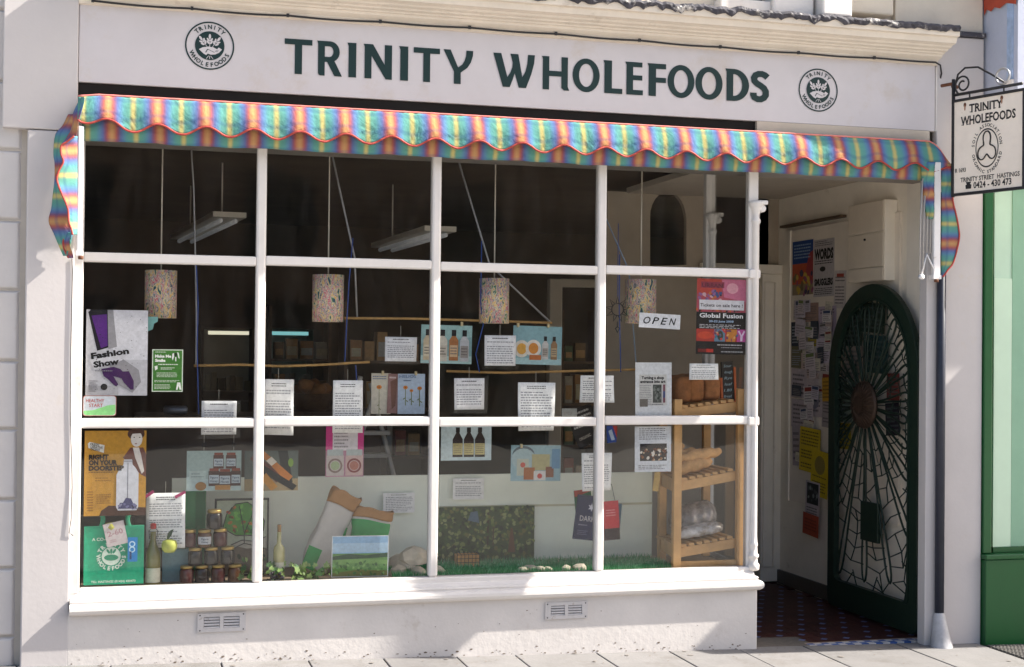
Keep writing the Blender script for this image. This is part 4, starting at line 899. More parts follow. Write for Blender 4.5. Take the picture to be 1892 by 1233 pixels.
for (u0, v0, u1, v1, c, nm) in ((1541, 500, 1563, 570, '#c9c0bc', 'pale notice with a red heading right of the WORDS poster'),
        (1466, 556, 1484, 592, '#c4bab8', 'pale flyer below the blue and orange poster'), (1484, 560, 1512, 595, '#a5887c', 'brownish flyer in the upper middle of the noticeboard'), (1512, 566, 1545, 640, '#b7a7ba', 'mauve tinted flyer printed with a large oval'),
        (1462, 595, 1480, 640, '#2d3646', 'dark navy flyer at the left rim of the noticeboard'), (1472, 598, 1494, 628, '#c8bfb6', 'small cream card overlapping the dark navy flyer'), (1493, 612, 1510, 640, '#b3a23c', 'small mustard yellow card pinned high on the noticeboard'),
        (1508, 625, 1534, 672, '#cdc3d2', 'tilted white leaflet under the mauve flyer'), (1462, 640, 1482, 680, '#6f6a4e', 'olive brown flyer left of the tilted white leaflet'), (1480, 652, 1512, 700, '#c9b4ae', 'pinkish flyer in the middle of the noticeboard'),
        (1462, 682, 1490, 735, '#bdb0b6', 'grey flyer with small print at the left rim of the noticeboard'), (1490, 700, 1520, 770, '#c4b6b9', 'large pale notice with a round stamp'), (1462, 738, 1492, 790, '#b4a7ad', 'grey sheet below the small print flyer'),
        (1513, 672, 1536, 715, '#c9bdb6', 'pale card with a small red picture by the gate'), (1519, 718, 1536, 790, '#a79c9c', 'narrow list pinned beside the gate'), (1464, 785, 1478, 860, '#a89ca4', 'narrow grey strip left of the tall yellow notice')):
    its = [('l', .1, .1, .9, .86, random.randint(5, 9), '#6b6468' if c[1] in 'abc' else '#98a0ac')]
    if 'red heading' in nm: its.insert(0, ('r', .2, .82, .8, .92, '#a04438'))
    if 'oval' in nm: its = [('o', .5, .5, .28, .33, '#7b6c84'), ('l', .1, .8, .9, .95, 2, '#6b6070')]
    if 'stamp' in nm: its.append(('e', .5, .45, .28, .28, '#8b8792'))
    if 'red picture' in nm: its = [('r', .3, .1, .85, .55, '#8a3a30'), ('l', .1, .65, .9, .92, 3, '#555555')]
    flyer('flyer', nm, 'flyer', u0, v0, u1, v1, its, c, random.uniform(-.06, .06), 'flyers on the noticeboard')
rf = random.Random(17)
for i in range(44):
    u0 = rf.uniform(1461, 1530); v0 = rf.uniform(552, 850); w_, h_ = rf.uniform(9, 20), rf.uniform(16, 34)
    flyer('flyer', 'small flyer half hidden in the overlapping jumble on the noticeboard', 'flyer', u0, v0, min(u0+w_, 1548), v0+h_, [('l', .1, .1, .9, .7, 4, '#8a8288')]+([('r', .1, .72, .9, .95, rf.choice(('#8a3a34', '#3a4a6a', '#5a5a5a', '#6a7a4a')))] if rf.random() < .6 else []), rf.choice(('#d8d0cc', '#cfc4c8', '#d2cbb8', '#c4bcc8', '#d9d4d4', '#b8a4a0', '#3c4450')), rf.uniform(-.12, .12), 'jumble of small flyers')
flyer('flyer', 'orange yellow notice tucked against the gate stile', 'flyer', 1519, 698, 1533, 742, [('l', .1, .1, .9, .9, 5, '#7b5c20')], '#c0922e', .05, 'flyers on the noticeboard')
flyer('notice', 'tall yellow notice with dense black print, upper of the yellow pair', 'notice', 1477, 791, 1515, 873, [('l', .08, .06, .94, .95, 12, '#5f5314')], '#c9ae1e', -.05, 'yellow notices')
flyer('notice', 'yellow notice with a dark picture, lower of the yellow pair', 'notice', 1498, 833, 1530, 918, [('e', .5, .68, .3, .26, '#8a7a3a'), ('l', .1, .08, .9, .52, 7, '#5f5314')], '#c9ae1e', -.09, 'yellow notices')
flyer('flyer', 'black and white photo flyer under the yellow notices', 'flyer', 1488, 890, 1514, 955, [('r', .1, .35, .92, .95, '#24282a'), ('spot', .15, .4, .85, .9, 14, .08, ['#7c8484', '#454d4d']), ('l', .1, .05, .9, .28, 3, '#555555')], '#b9aeb2', -.04)
flyer('flyer', 'plain brick red card, lowest on the passage wall', 'flyer', 1483, 950, 1512, 990, [('l', .12, .2, .9, .8, 4, '#7b3020')], '#a5472e', -.06)
for i, (u0, v0, u1, v1, c, nm) in enumerate(((1560, 575, 1592, 640, '#34423a', 'dark green flyer behind the top of the gate'), (1590, 560, 1635, 615, '#2b3a30', 'black flyer behind the arch of the gate'), (1600, 620, 1640, 690, '#2a4a4c', 'teal flyer behind the gate beside the medallion'),
        (1556, 640, 1596, 700, '#9c8f88', 'pale flyer behind the left petals of the gate'), (1638, 690, 1662, 740, '#7a3a34', 'dark red flyer behind the gate, right of the medallion'), (1636, 745, 1662, 805, '#2d2430', 'dark plum flyer behind the gate below the red one'),
        (1550, 700, 1575, 780, '#8d9c94', 'greenish flyer behind the gate, left of the medallion'), (1550, 782, 1572, 830, '#b39c2c', 'yellow card behind the lower left petals of the gate'), (1552, 845, 1580, 905, '#a88', 'flyer'))[:8]):
    flyer('flyer', nm, 'flyer', u0, v0, u1, v1, [('l', .1, .1, .9, .9, 6, '#5c6464')], c, random.uniform(-.08, .08), 'flyers behind the gate')
# ------------------------------------------------------------------ the dim shop behind the glass
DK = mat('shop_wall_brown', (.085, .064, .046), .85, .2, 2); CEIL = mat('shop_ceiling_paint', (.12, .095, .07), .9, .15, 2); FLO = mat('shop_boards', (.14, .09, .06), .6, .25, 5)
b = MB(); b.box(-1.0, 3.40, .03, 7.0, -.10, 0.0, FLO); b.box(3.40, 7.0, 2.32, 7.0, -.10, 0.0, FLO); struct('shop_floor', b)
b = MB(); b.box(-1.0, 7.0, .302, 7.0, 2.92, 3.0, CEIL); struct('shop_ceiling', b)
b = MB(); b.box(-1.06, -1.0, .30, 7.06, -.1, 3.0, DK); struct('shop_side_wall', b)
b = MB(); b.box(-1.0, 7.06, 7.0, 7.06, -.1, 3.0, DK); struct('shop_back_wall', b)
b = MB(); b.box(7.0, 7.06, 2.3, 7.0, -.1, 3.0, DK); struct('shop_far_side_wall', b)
TRIM = mat('door_frame_paint', (.50, .45, .37), .6, .08, 5)
# a pale door frame deep inside
YD = 3.4
df = thing('door_frame', 'pale wooden door frame standing deep inside the shop', 'door frame', (P(1060, 900, YD).x, YD, 0))
for u0, u1, v0, v1 in ((1016, 1036, 515, 900), (1036, 1160, 515, 533)):
    p, q = P(u0, v0, YD), P(u1, v1, YD); b = MB(); b.box(p.x, q.x, YD, YD+.08, max(0, q.z) if v1 < 800 else 0, p.z, TRIM); obj('post' if v1 > 800 else 'lintel', b, df, bevel=.008)
# chillers with their lamps on
for nm, u0, u1, v0, v1, c, e in (('left of the two lit chillers, with a warm white lamp', 377, 468, 617, 700, (1, .95, .72), .55), ('right of the two lit chillers, with a blue green lamp', 494, 578, 618, 700, (.35, .85, .88), .40)):
    Yc = 5.4; p, q = P(u0, v0, Yc), P(u1, v1, Yc); t = thing('chiller', nm, 'chiller', ((p.x+q.x)/2, Yc, 0), 'chillers at the back of the shop')
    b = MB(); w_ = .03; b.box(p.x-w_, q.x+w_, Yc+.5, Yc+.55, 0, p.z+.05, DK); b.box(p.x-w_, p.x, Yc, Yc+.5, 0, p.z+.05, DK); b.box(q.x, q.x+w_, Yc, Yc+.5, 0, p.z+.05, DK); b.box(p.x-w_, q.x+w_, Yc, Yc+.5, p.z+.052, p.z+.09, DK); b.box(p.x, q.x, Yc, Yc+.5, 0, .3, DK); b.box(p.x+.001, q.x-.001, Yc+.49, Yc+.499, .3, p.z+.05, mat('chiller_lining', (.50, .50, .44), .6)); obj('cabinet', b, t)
    b = MB(); b.box(p.x+.04, q.x-.04, Yc+.04, Yc+.08, p.z-.005, p.z+.028, mat('chiller_lamp_'+nm[:4], c, .5, emit=(c, e*.5))); obj('lamp', b, t)
    for z in (.65, 1.0, 1.25):
        b = MB(); b.box(p.x+.002, q.x-.002, Yc+.1, Yc+.49, z, z+.015, TRIM); sh = obj('shelf', b, t)
        x = p.x+.03
        while x < q.x-.05:
            w_i = random.uniform(.03, .07); b = MB(); b.box(x, x+w_i, Yc+.16, Yc+.28, z+.016, z+.016+random.uniform(.08, .17), pm(random.choice(('#8a8a6a', '#6b6b58', '#b4ae94', '#4f5a48', '#96907c')))); obj('carton', b, sh); x += w_i+.008
# hanging strip lights
for nm, A, B_, zl in (('nearer grey strip light hanging in the left of the shop', [(383, 398), (465, 405)], [(329, 442), (352, 444)], 2.52), ('further grey strip light hanging behind the middle panes', [(778, 424), (849, 431)], [(700, 457), (722, 460)], 2.45)):
    a0, a1 = PZ(*A[0], zl), PZ(*A[1], zl); b0, b1 = PZ(*B_[0], zl), PZ(*B_[1], zl)
    t = thing('strip_light', nm, 'ceiling light', (a0.x, a0.y, zl), 'strip lights in the shop'); LG = mat('strip_light_grey', (.72, .68, .60), .5, .06)
    c = (a0+a1)/2; d = (b0+b1)/2-c; d.z = 0; s_ = V3((d.y, -d.x, 0)).normalized()
    b = MB(); wv = .11
    vs = [c+d*k_+s_*j*wv+V3((0, 0, dz)) for k_ in (0, 1) for j in (-1, 1) for dz in (0, .035)]; b.add(vs, [(0, 1, 3, 2), (4, 6, 7, 5), (0, 4, 5, 1), (2, 3, 7, 6), (0, 2, 6, 4), (1, 5, 7, 3)], LG); obj('housing', b, t)
    for j in (-.45, .45):
        b = MB(); b.tube([c+d*.03+s_*j*wv-V3((0, 0, .02)), c+d*.97+s_*j*wv-V3((0, 0, .02))], .016, mat('strip_tube', (.8, .8, .82), .4, emit=((.9, .95, 1), .02)), 8); obj('tube', b, t)
    for k_ in (.15, .85):
        b = MB(); b.tube([c+d*k_+V3((0, 0, .035)), (c.x+d.x*k_, c.y+d.y*k_, 2.921)], .006, LG, 5); obj('hanger', b, t)
# shelves of goods in the gloom
for si, (u0, u1, Y, lab) in enumerate(((500, 610, 4.0, 'dark shelf unit left of centre, stacked with goods'), (640, 800, 2.7, 'dark shelf unit behind the herb leaflets'), (1040, 1110, 3.7, 'shelf unit seen through the pale door frame'))):
    p, q = P(u0, 600, Y), P(u1, 600, Y); t = thing('shelf_unit', lab, 'shelf', ((p.x+q.x)/2, Y, 0)); W_ = mat('dark_shelf_wood', (.11, .07, .04), .6, .2, 8)
    for x in (p.x, q.x): b = MB(); b.box(x-.012, x+.012, Y, Y+.3, 0, 2.0, W_); obj('upright', b, t)
    for z in (.5, .85, 1.2, 1.55):
        b = MB(); b.box(p.x+.013, q.x-.013, Y+.01, Y+.3, z, z+.02, W_); obj('board', b, t)
        x = p.x+.04; done = []
        while x < q.x-.10:
            w_i = random.uniform(.06, .11); b = MB(); h_ = random.uniform(.12, .24); b.box(x, x+w_i, Y+.06, Y+.2, z+.021, z+.021+h_, pm(random.choice(('#9a7248', '#7a6244', '#a8865a', '#5a6a4c', '#8a4a3a', '#a89f8c'))));
            b.box(x+.008, x+w_i-.008, Y+.057, Y+.0595, z+.05, z+h_*.75, pm(random.choice(('#b4a98c', '#a8a8a0', '#b08a5a'))))
            nth = {0: 'first', 1: 'second', 2: 'third', 3: 'fourth', 4: 'fifth', 5: 'sixth', 6: 'seventh', 7: 'eighth'}[min(7, len(done))]; done.append(1)
            tag(obj('packet', b), '%s packet from the left on the %s board of the %s' % (nth, {.5: 'lowest', .85: 'second', 1.2: 'third', 1.55: 'top'}[z], ('shelves left of centre', 'shelves behind the leaflets', 'shelves through the door frame')[si]), 'packet', 'packets on the dim shelves'); x += w_i+.02
# step ladder
YL = 1.5
t = thing('step_ladder', 'white painted step ladder standing behind the display screen', 'ladder', (P(650, 900, YL).x, YL, 0))
LW = mat('ladder_paint', (.45, .42, .37), .7, .1, 12)
def stick(u0, v0, u1, v1, Y0, Y1, r, m): return [P(u0, v0, Y0), P(u1, v1, Y1)], r, m
for u0, v0, Y0, u1, Y1 in ((705, 790, YL, 790, YL-.1), (672, 790, YL+.05, 575, YL+.5), (640, 780, YL+.05, 540, YL+.45)):
    p = P(u0, v0, Y0); q = V3((P(u1, 1000, Y1).x, Y1, 0.0)); b = MB(); b.tube([p+(p-q)*.25, q], .018, LW, 4); obj('rail', b, t)
for v in (842, 800):
    p, q = P(655, v, YL), P(718, v, YL); b = MB(); b.box(p.x, q.x, YL-.05, YL+.08, p.z-.012, p.z+.012, LW); obj('tread', b, t)
t2 = P(580, 832, YL+.3); b = MB(); b.tube([P(530, 830, YL+.35), P(610, 826, YL+.35)], .014, LW, 4); obj('stretcher', b, t)
# lone things glimpsed on the counter
b = MB(); p = P(325, 750, 1.6); b.box(p.x-.25, p.x+1.3, 1.55, 2.1, 0, p.z-.06, mat('counter_wood', (.075, .05, .035), .5, .2, 6)); tag(obj('counter', b, bevel=.01), 'dark wooden counter behind the left hand panes', 'counter')
b = MB(); b.lathe((p.x, 1.65, p.z-.03), [(.015, -.075), (.028, -.065), (.03, 0), (.028, .065), (.015, .075)], mat('steel_blue', (.18, .2, .25), .35, .1, metal=.5), 12, (1, 0, 0)); tag(obj('card_reader', b), 'small blue grey rounded object on the dark counter', 'object')
bc = P(577, 728, 2.4); t = thing('bread_basket', 'brown wicker basket heaped with loaves in the dim shop', 'basket', (bc.x, 2.4, bc.z-.12))
b = MB(); b.lathe((bc.x, 2.4, bc.z-.12), [(.09, 0), (.12, .02), (.15, .12), (.155, .125), (.14, .12), (.11, .03)], mat('wicker', S('#5a3c22'), .8, .3, 60, .6), 18); obj('basket', b, t)
for i in range(5):
    b = MB(); a = i*1.3; b.lathe((bc.x+.05*math.cos(a), 2.4+.05*math.sin(a), bc.z+.02+.03*(i % 2)), [(.01, -.09), (.04, -.07), (.055, 0), (.04, .07), (.01, .09)], mat('crust', S('#8a5a2c'), .8, .2, 30, .4), 10, (math.cos(a), math.sin(a), .3)); obj('loaf', b, t)
b = MB(); b.box(bc.x-.3, bc.x+.5, 2.2, 2.7, 0, bc.z-.12, DK); tag(obj('side_table', b, bevel=.01), 'dark side table under the bread basket', 'table')

# ------------------------------------------------------------------ display bed, screen, grass
ZD = .402
b = MB(); b.box(XL+.03, XR-.035, .032, .62, .0, ZD, mat('bed_wood', (.30, .22, .15), .7, .15, 8)); tag(obj('display_bed', b), 'low wooden display bed filling the bottom of the shop window', 'display bed')
YB = .60
SCR = mat('screen_paint', (.90, .94, .83), .6, .06, 4)
xs_, xe_ = P(345, 950, YB).x, P(1205, 950, YB).x; zs_ = P(700, 879, YB).z
t = thing('display_screen', 'low pale green white screen closing off the back of the window display', 'screen', ((xs_+xe_)/2, YB, ZD))
xm = P(810, 950, YB).x
for x0, x1 in ((xs_, xm-.002), (xm+.002, xe_)): b = MB(); b.box(x0, x1, YB, YB+.018, ZD+.001, zs_, SCR); obj('panel', b, t, bevel=.003)
b = MB(); b.box(P(317, 950, YB).x, xs_-.002, YB+.003, YB+.02, ZD+.001, P(330, 884, YB).z, SCR); obj('wing', b, t)
b = MB(); zz = P(1000, 934, YB).z; b.box(xm, xe_, YB-.006, YB-.001, zz-.006, zz+.006, mat('screen_batten', (.60, .58, .42), .6)); obj('batten', b, t)
GRM = mat('plastic_grass', S('#2f8f4e'), .5, .5, 60); GR2 = mat('plastic_grass_pale', S('#7cc090'), .5, .3, 60)
b = MB(); rg = random.Random(2); gx0, gx1 = P(722, 1040, .2).x, P(1238, 1030, .2).x
for i in range(9000):
    x, y = rg.uniform(gx0, gx1), .05+.50*rg.random()**1.6; h = rg.uniform(.02, .045); dx, dy = rg.uniform(-.015, .015), rg.uniform(-.015, .015); w_ = .0022
    b.add([(x-w_, y, ZD), (x+w_, y, ZD), (x+dx, y+dy, ZD+h)], [(0, 1, 2)], GRM if rg.random() < .75 else GR2)
o = obj('artificial_grass', b, fix=False); o['kind'] = 'stuff'; tag(o, 'green artificial grass matting along the bottom of the display', 'grass')

# ------------------------------------------------------------------ hanging lampshades, cords, canes, ribbons
def marble(name, seed):
    m = bpy.data.materials.new(name); m.use_nodes = True; t = m.node_tree; bs = t.nodes['Principled BSDF']; L = t.links.new; bs.inputs['Roughness'].default_value = .7
    geo = t.nodes.new('ShaderNodeNewGeometry'); mp = t.nodes.new('ShaderNodeMapping'); mp.inputs['Location'].default_value = (seed, seed*2, 0); mp.inputs['Rotation'].default_value = (0, R_(35), 0); mp.inputs['Scale'].default_value = (26, 26, 11)
    L(geo.outputs['Position'], mp.inputs[0]); n = t.nodes.new('ShaderNodeTexNoise'); n.inputs['Scale'].default_value = 1.6; n.inputs['Detail'].default_value = 3; n.inputs['Distortion'].default_value = .6; L(mp.outputs[0], n.inputs['Vector'])
    cr = t.nodes.new('ShaderNodeValToRGB'); cr.color_ramp.interpolation = 'LINEAR'; e = cr.color_ramp.elements
    st = [(.30, '#23406a'), (.36, '#3f7a54'), (.40, '#dcd6c4'), (.45, '#e4b040'), (.48, '#e6e0cc'), (.51, '#30305a'), (.54, '#e2dccc'), (.58, '#c8406a'), (.62, '#e6dfc8'), (.66, '#4a7a9c'), (.72, '#d89a40')]
    e[0].position, e[0].color = st[0][0], (*S(st[0][1]), 1); e[1].position, e[1].color = st[-1][0], (*S(st[-1][1]), 1)
    for p_, c_ in st[1:-1]: x = e.new(p_); x.color = (*S(c_), 1)
    L(n.outputs[0], cr.inputs[0]); L(cr.outputs[0], bs.inputs['Base Color']); return m
CORD = mat('cord_cream', (.55, .50, .42), .8); RIB = mat('blue_ribbon', S('#2b4f9c'), .5); CANE = mat('cane', S('#b08a52'), .6, .2, 30)
for i, (u0, u1, v0, v1, uc, lab) in enumerate(((267, 326, 500, 588, 300, 'first marbled paper lampshade from the left, above the fashion poster'), (577, 634, 508, 595, 607, 'second marbled paper lampshade from the left, streaked diagonally'),
        (886, 939, 515, 598, 912, 'third marbled paper lampshade, over the end of the upper cane'), (1157, 1210, 517, 598, 1185, 'fourth marbled paper lampshade, partly behind the OPEN card'))):
    Y = .30; c = P((u0+u1)/2, v1, Y); r_ = (P(u1, v0, Y).x-P(u0, v0, Y).x)/2; h = P(u0, v0, Y).z-P(u0, v1, Y).z
    t = thing('lampshade', lab, 'lampshade', c, 'marbled lampshades hung in the window')
    b = MB(); k = 28; vs = []
    for rr, z in ((r_, 0), (r_, h)): vs += [(c.x+rr*math.cos(2*math.pi*j/k), c.y+rr*math.sin(2*math.pi*j/k), c.z+z) for j in range(k)]
    b.add(vs, [(j, (j+1) % k, k+(j+1) % k, k+j) for j in range(k)], marble('marbled_paper_%d' % i, i*3.7), smooth=True); obj('shade', b, t, solid=.002)
    b = MB(); b.tube([c+V3((-r_, 0, h-.004)), c+V3((r_, 0, h-.004))], .003, CORD, 5); b.tube([c+V3((0, -r_, h-.004)), c+V3((0, r_, h-.004))], .003, CORD, 5); obj('spider', b, t)
    b = MB(); b.tube([c+V3((0, 0, h-.004)), (c.x, c.y, 2.921)], .0042, CORD, 5); obj('cord', b, t)
def line_thing(name, label, cat, pts, r, m, group=None):
    b = MB(); b.tube(pts, r, m, 6); return tag(obj(name, b), label, cat, group)
line_thing('hanging_wire', 'grey wire with blue ribbon hanging in the leftmost panes', 'wire', [P(352, 250, .42), P(358, 350, .42), P(361, 475, .42), P(363, 600, .42), P(362, 673, .34)], .0045, mat('grey_wire', (.35, .35, .36), .5))
for i, (a, c, lab) in enumerate(((((610, 270), (655, 475), (660, 590)), .40, 'slanting grey wire in the second column of panes'), (((842, 280), (905, 490), (1018, 597)), .40, 'slanting grey wire in the third column of panes'), (((1118, 400), (1162, 500), (1176, 683)), .42, 'slanting blue grey wire in the fourth column of panes'))):
    line_thing('slanting_wire', lab, 'wire', [P(u, v, c) for u, v in a], .0055 if i < 2 else .004, mat('grey_wire', (.35, .35, .36), .5) if i < 2 else mat('blue_wire', (.25, .33, .45), .5), 'slanting wires')
for pts, lab in ((((362, 480), (366, 560), (364, 640), (366, 720), (367, 765)), 'blue ribbon hanging down the left column of panes'), (((652, 440), (645, 520), (641, 590), (637, 668)), 'blue ribbon hanging past the second lampshade'), (((890, 445), (888, 560), (893, 600), (879, 655), (886, 688)), 'blue ribbon curling below the third lampshade'),
                 (((657, 675), (659, 700), (656, 745)), 'short blue ribbon end over the typed sheet by the herb leaflets'), (((1145, 470), (1144, 560), (1147, 688)), 'blue ribbon hanging past the wire sun')):
    line_thing('ribbon', lab, 'ribbon', [P(u, v, .27) for u, v in pts], .0032, RIB, 'blue ribbons')
for pts, lab in ((((358, 676), (440, 674), (520, 677), (600, 674), (683, 669)), 'left hand bamboo cane hung below the chillers'), (((628, 588), (760, 589), (900, 593), (1020, 597)), 'upper bamboo cane hung across the middle panes'), (((825, 686), (930, 689), (1050, 686), (1178, 683)), 'lower bamboo cane hung across the middle panes')):
    line_thing('bamboo_cane', lab, 'cane', [P(u, v, .30) for u, v in pts], .0075, CANE, 'hung bamboo canes')
# wire sun
c = P(1141, 572, .2); t = thing('wire_sun', 'black wire sun ornament hanging left of the OPEN card', 'ornament', c)
fr = Fr(c); b = MB(); b.tube([fr(.036*math.cos(R_(20*i)), .036*math.sin(R_(20*i))) for i in range(18)], .003, IRON, 5, closed=True); obj('ring', b, t)
for i in range(9):
    a = R_(40*i+90); b = MB(); b.tube([fr(.038*math.cos(a-.25), .038*math.sin(a-.25)), fr(.075*math.cos(a), .075*math.sin(a)), fr(.038*math.cos(a+.25), .038*math.sin(a+.25))], .0028, IRON, 5); obj('ray', b, t)
b = MB(); b.tube([fr(0, .07), fr(0, .5)], .002, RIB, 5); b.tube([fr(0, -.07), fr(0, -.10), fr(.012, -.11), fr(0, -.135), fr(-.012, -.11), fr(0, -.10)], .004, IRON, 5); obj('drop', b, t)

# ------------------------------------------------------------------ posters and cards on or behind the glass
YG = .012
def typed(n=14, head=1):
    it = [('l', .25, .86, .75, .94, head, '#4a4a4c', .05)] if head else []
    return it+[('l', .08, .06, .94, .82 if head else .94, n, '#9a9aa0')]
sheet('poster', 'grey fashion show poster with a purple gloved arm', 'poster', 159, 573, 273, 731, YG, [
    ('r', .44, .42, 1, 1, '#cfced6'), ('p', [(.34, 1), (.43, 1), (.50, .57), (.36, .54)], '#8f8d93'), ('p', [(.03, .97), (.07, 1), (.34, 1), (.36, .56), (.18, .52)], '#120d18'), ('p', [(.08, .93), (.33, .95), (.35, .58), (.24, .55), (.17, .72)], '#4f1c74'),
    ('p', [(.55, .45), (.72, .37), (.86, .30), (.90, .16), (.76, .03), (.55, .12), (.42, .25), (.38, .36)], '#8e8c92'), ('r', .0, .0, .53, .11, '#a5a4ab'),
    ('p', [(.25, .31), (.45, .335), (.56, .31), (.60, .28), (.70, .285), (.78, .17), (.78, .07), (.73, .07), (.62, .15), (.58, .20), (.45, .225), (.53, .13), (.50, .105), (.46, .12), (.36, .19), (.29, .225)], '#3a124e'),
    ('p', [(.06, .415), (.66, .555), (.70, .50), (.58, .41), (.14, .30)], '#c5c4cc'),
    ('t', 'Fashion', .09, .425, .066, '#0c0b0e', 'l', .62, .16, .05), ('t', 'Show', .13, .325, .066, '#0c0b0e', 'l', .42, .16, .05),
    ('e', .30, .10, .055, .055, '#1a181c'), ('l', .05, .04, .2, .18, 6, '#6a686e'), ('l', .15, .275, .45, .30, 1, '#77757b'), ('spot', .02, .02, .98, .98, 46, .008, ['#2a2a2e'])], '#b9b8c0')
sheet('poster', 'small green poster headed Make Me Smile', 'poster', 281, 646, 338, 724, YG, [('r', .03, .02, .97, .98, '#3c7a2a'), ('spot', .05, .04, .95, .96, 90, .02, ['#356f26', '#458434', '#2f6420']), ('l', .1, .92, .6, .955, 1, '#d9e4d2'), ('t', 'Make Me', .09, .81, .062, '#f0f4ec', 'l', .53, 0, .06), ('t', 'Smile', .09, .71, .062, '#f0f4ec', 'l', .34, 0, .06),
    ('p', [(.65, .90), (.70, .92), (.71, .83), (.66, .74), (.64, .80)], '#eef0ea'), ('p', [(.74, .82), (.78, .82), (.78, .72), (.75, .72)], '#eef0ea'), ('p', [(.80, .94), (.86, .92), (.89, .78), (.85, .80)], '#dfe6dc'), ('e', .76, .88, .04, .06, '#14180f'), ('p', [(.08, .60), (.17, .62), (.18, .54), (.10, .50)], '#e8ece4'),
    ('l', .2, .62, .86, .67, 1, '#e3eadf'), ('l', .28, .52, .75, .58, 2, '#e3eadf'), ('l', .15, .34, .82, .46, 4, '#d2dccb'), ('l', .08, .22, .95, .28, 2, '#d2dccb'), ('l', .08, .06, .6, .18, 4, '#d2dccb'), ('p', [(.82, .22), (.92, .22), (.96, .05), (.90, .05), (.87, .14), (.83, .04), (.78, .05)], '#eef0ea')], '#dfe8d8')
# sticker with rounded corners
c = P(184, 750, YG); fr = Fr(c); w = .082; h = .052; rc = .014
def rrect(w, h, rc): return [(sx*(w-rc)+rc*math.cos(R_(a)), sy*(h-rc)+rc*math.sin(R_(a))) for sx, sy, a0 in ((1, 1, 0), (-1, 1, 90), (-1, -1, 180), (1, -1, 270)) for a in (a0, a0+30, a0+60, a0+90)]
b = MB(); b.prism(fr, rrect(w, h, rc), 0, .0006, pm('#c98a80')); o = tag(obj('sticker', b), 'rounded Healthy Start sticker with green hill under the fashion poster', 'sticker')
b = MB(); b.flat(fr, rrect(w-.003, h-.003, rc-.002), .0009, pm('#c9d0da')); b.flat(fr, [(-w+.004, -.026), (-.03, -.022), (.0, -.012), (.04, .002), (w-.004, .006), (w-.004, -h+.014), (w-.014, -h+.004), (-w+.014, -h+.004), (-w+.004, -h+.014)], .0012, pm('#8fd68a'))
put_text(b, fr, 'HEALTHY', -.022, .018, .017, .0014, pm('#b8483c'), 'c', .01, .09); put_text(b, fr, 'START', -.018, -.006, .017, .0014, pm('#b8483c'), 'c', .01, .068); obj('print', b, o, fix=False)
b = MB(); fr = Fr(P(281, 598, .05)); b.prism(fr, [(-.03, .035), (.03, .035), (.028, .01), (.01, .0), (.004, -.03), (-.03, -.045)], 0, .001, pm('#7fb8b4')); tag(obj('paper_scrap', b), 'torn turquoise scrap of paper beside the fashion poster', 'paper')

for (u0, v0, u1, v1, Y, n, lab, sl) in ((372, 741, 437, 803, .10, 11, 'typed sheet crossing the lower bar in the leftmost column', True), (487, 701, 542, 804, .10, 16, 'typed sheet at the left of the second column', False), (615, 703, 670, 800, .10, 16, 'typed sheet left of the herb leaflets', False),
        (711, 623, 770, 668, .10, 10, 'landscape typed sheet left of the bottle picture', True), (895, 620, 953, 676, .10, 10, 'sleeved typed sheet beside the soap picture', True), (839, 699, 895, 757, .10, 10, 'sleeved typed sheet under the lower cane', True), (956, 707, 1025, 796, .10, 14, 'large typed sheet in the third column, reaching the bar', False),
        (1072, 694, 1133, 744, .10, 10, 'typed sheet crossing the mullion before the fourth column', False), (1274, 672, 1326, 702, YG, 7, 'small landscape typed card above the loaves', False), (270, 911, 342, 1012, .14, 18, 'typed sheet with pink tape behind the cider bottle', False),
        (708, 911, 766, 948, .56, 9, 'framed landscape typed card on the screen, right of the paper sacks', False), (837, 884, 894, 923, .56, 9, 'framed landscape typed card on the screen, in the third column', False), (1074, 837, 1130, 907, .10, 13, 'typed sheet hanging above the chocolate bars', False)):
    o = sheet('typed_sheet', lab, 'sheet', u0, v0, u1, v1, Y, typed(n, 2 if n > 12 else 1), '#f2f2f2', random.uniform(-.012, .012), seed=int(u0), sleeve=sl, bend=(0 if Y > .5 else random.uniform(.2, .9)), curl=(0 if Y > .5 else random.choice((-1, 1))*random.uniform(1, 5)))
    if Y < .2 and Y > .05:
        c = P((u0+u1)/2, v0, Y); b = MB(); b.tube([c+V3((0, .002, 0)), c+V3((0, .004, .06))], .0012, CORD, 4); obj('thread', b, o)
for u, v, a in ((275, 914, .6), (333, 914, .5)):
    b = MB(); b.fbox(Fr(P(u, v, .135), rot=a), -.03, .03, -.008, .008, 0, .0008, pm('#b03a6c')); tag(obj('tape', b), ('left' if u < 300 else 'right')+' strip of pink tape on the typed sheet behind the cider bottle', 'tape')

def bottle_items(x, y, w, h, body, cap, lab):
    return [('r', x-w/2, y, x+w/2, y+h*.66, body), ('p', [(x-w/2, y+h*.66), (x+w/2, y+h*.66), (x+w*.2, y+h*.80), (x-w*.2, y+h*.80)], body), ('r', x-w*.24, y+h*.80, x+w*.24, y+h, cap), ('r', x-w*.42, y+h*.12, x+w*.42, y+h*.5, lab), ('l', x-w*.36, y+h*.18, x+w*.36, y+h*.45, 3, '#6a6460')]
sheet('picture_card', 'picture card of four bottles of shampoo on pale blue green', 'picture', 778, 601, 872, 672, .26, [('r', 0, 0, 1, .2, '#a5c4c4'), ('p', [(0, .2), (1, .2), (1, .7), (0, .5)], '#7fa3a6')]+bottle_items(.13, .08, .17, .8, '#c9b89a', '#1c1a1c', '#d8cdb4')+bottle_items(.42, .06, .19, .82, '#c4bfb4', '#1c1a1c', '#b8b0a4')+bottle_items(.64, .08, .18, .8, '#a0683c', '#1c1a1c', '#c8a884')+bottle_items(.85, .06, .18, .82, '#b7b8bc', '#1c1a1c', '#98908c'), '#93b6b6', -.015)
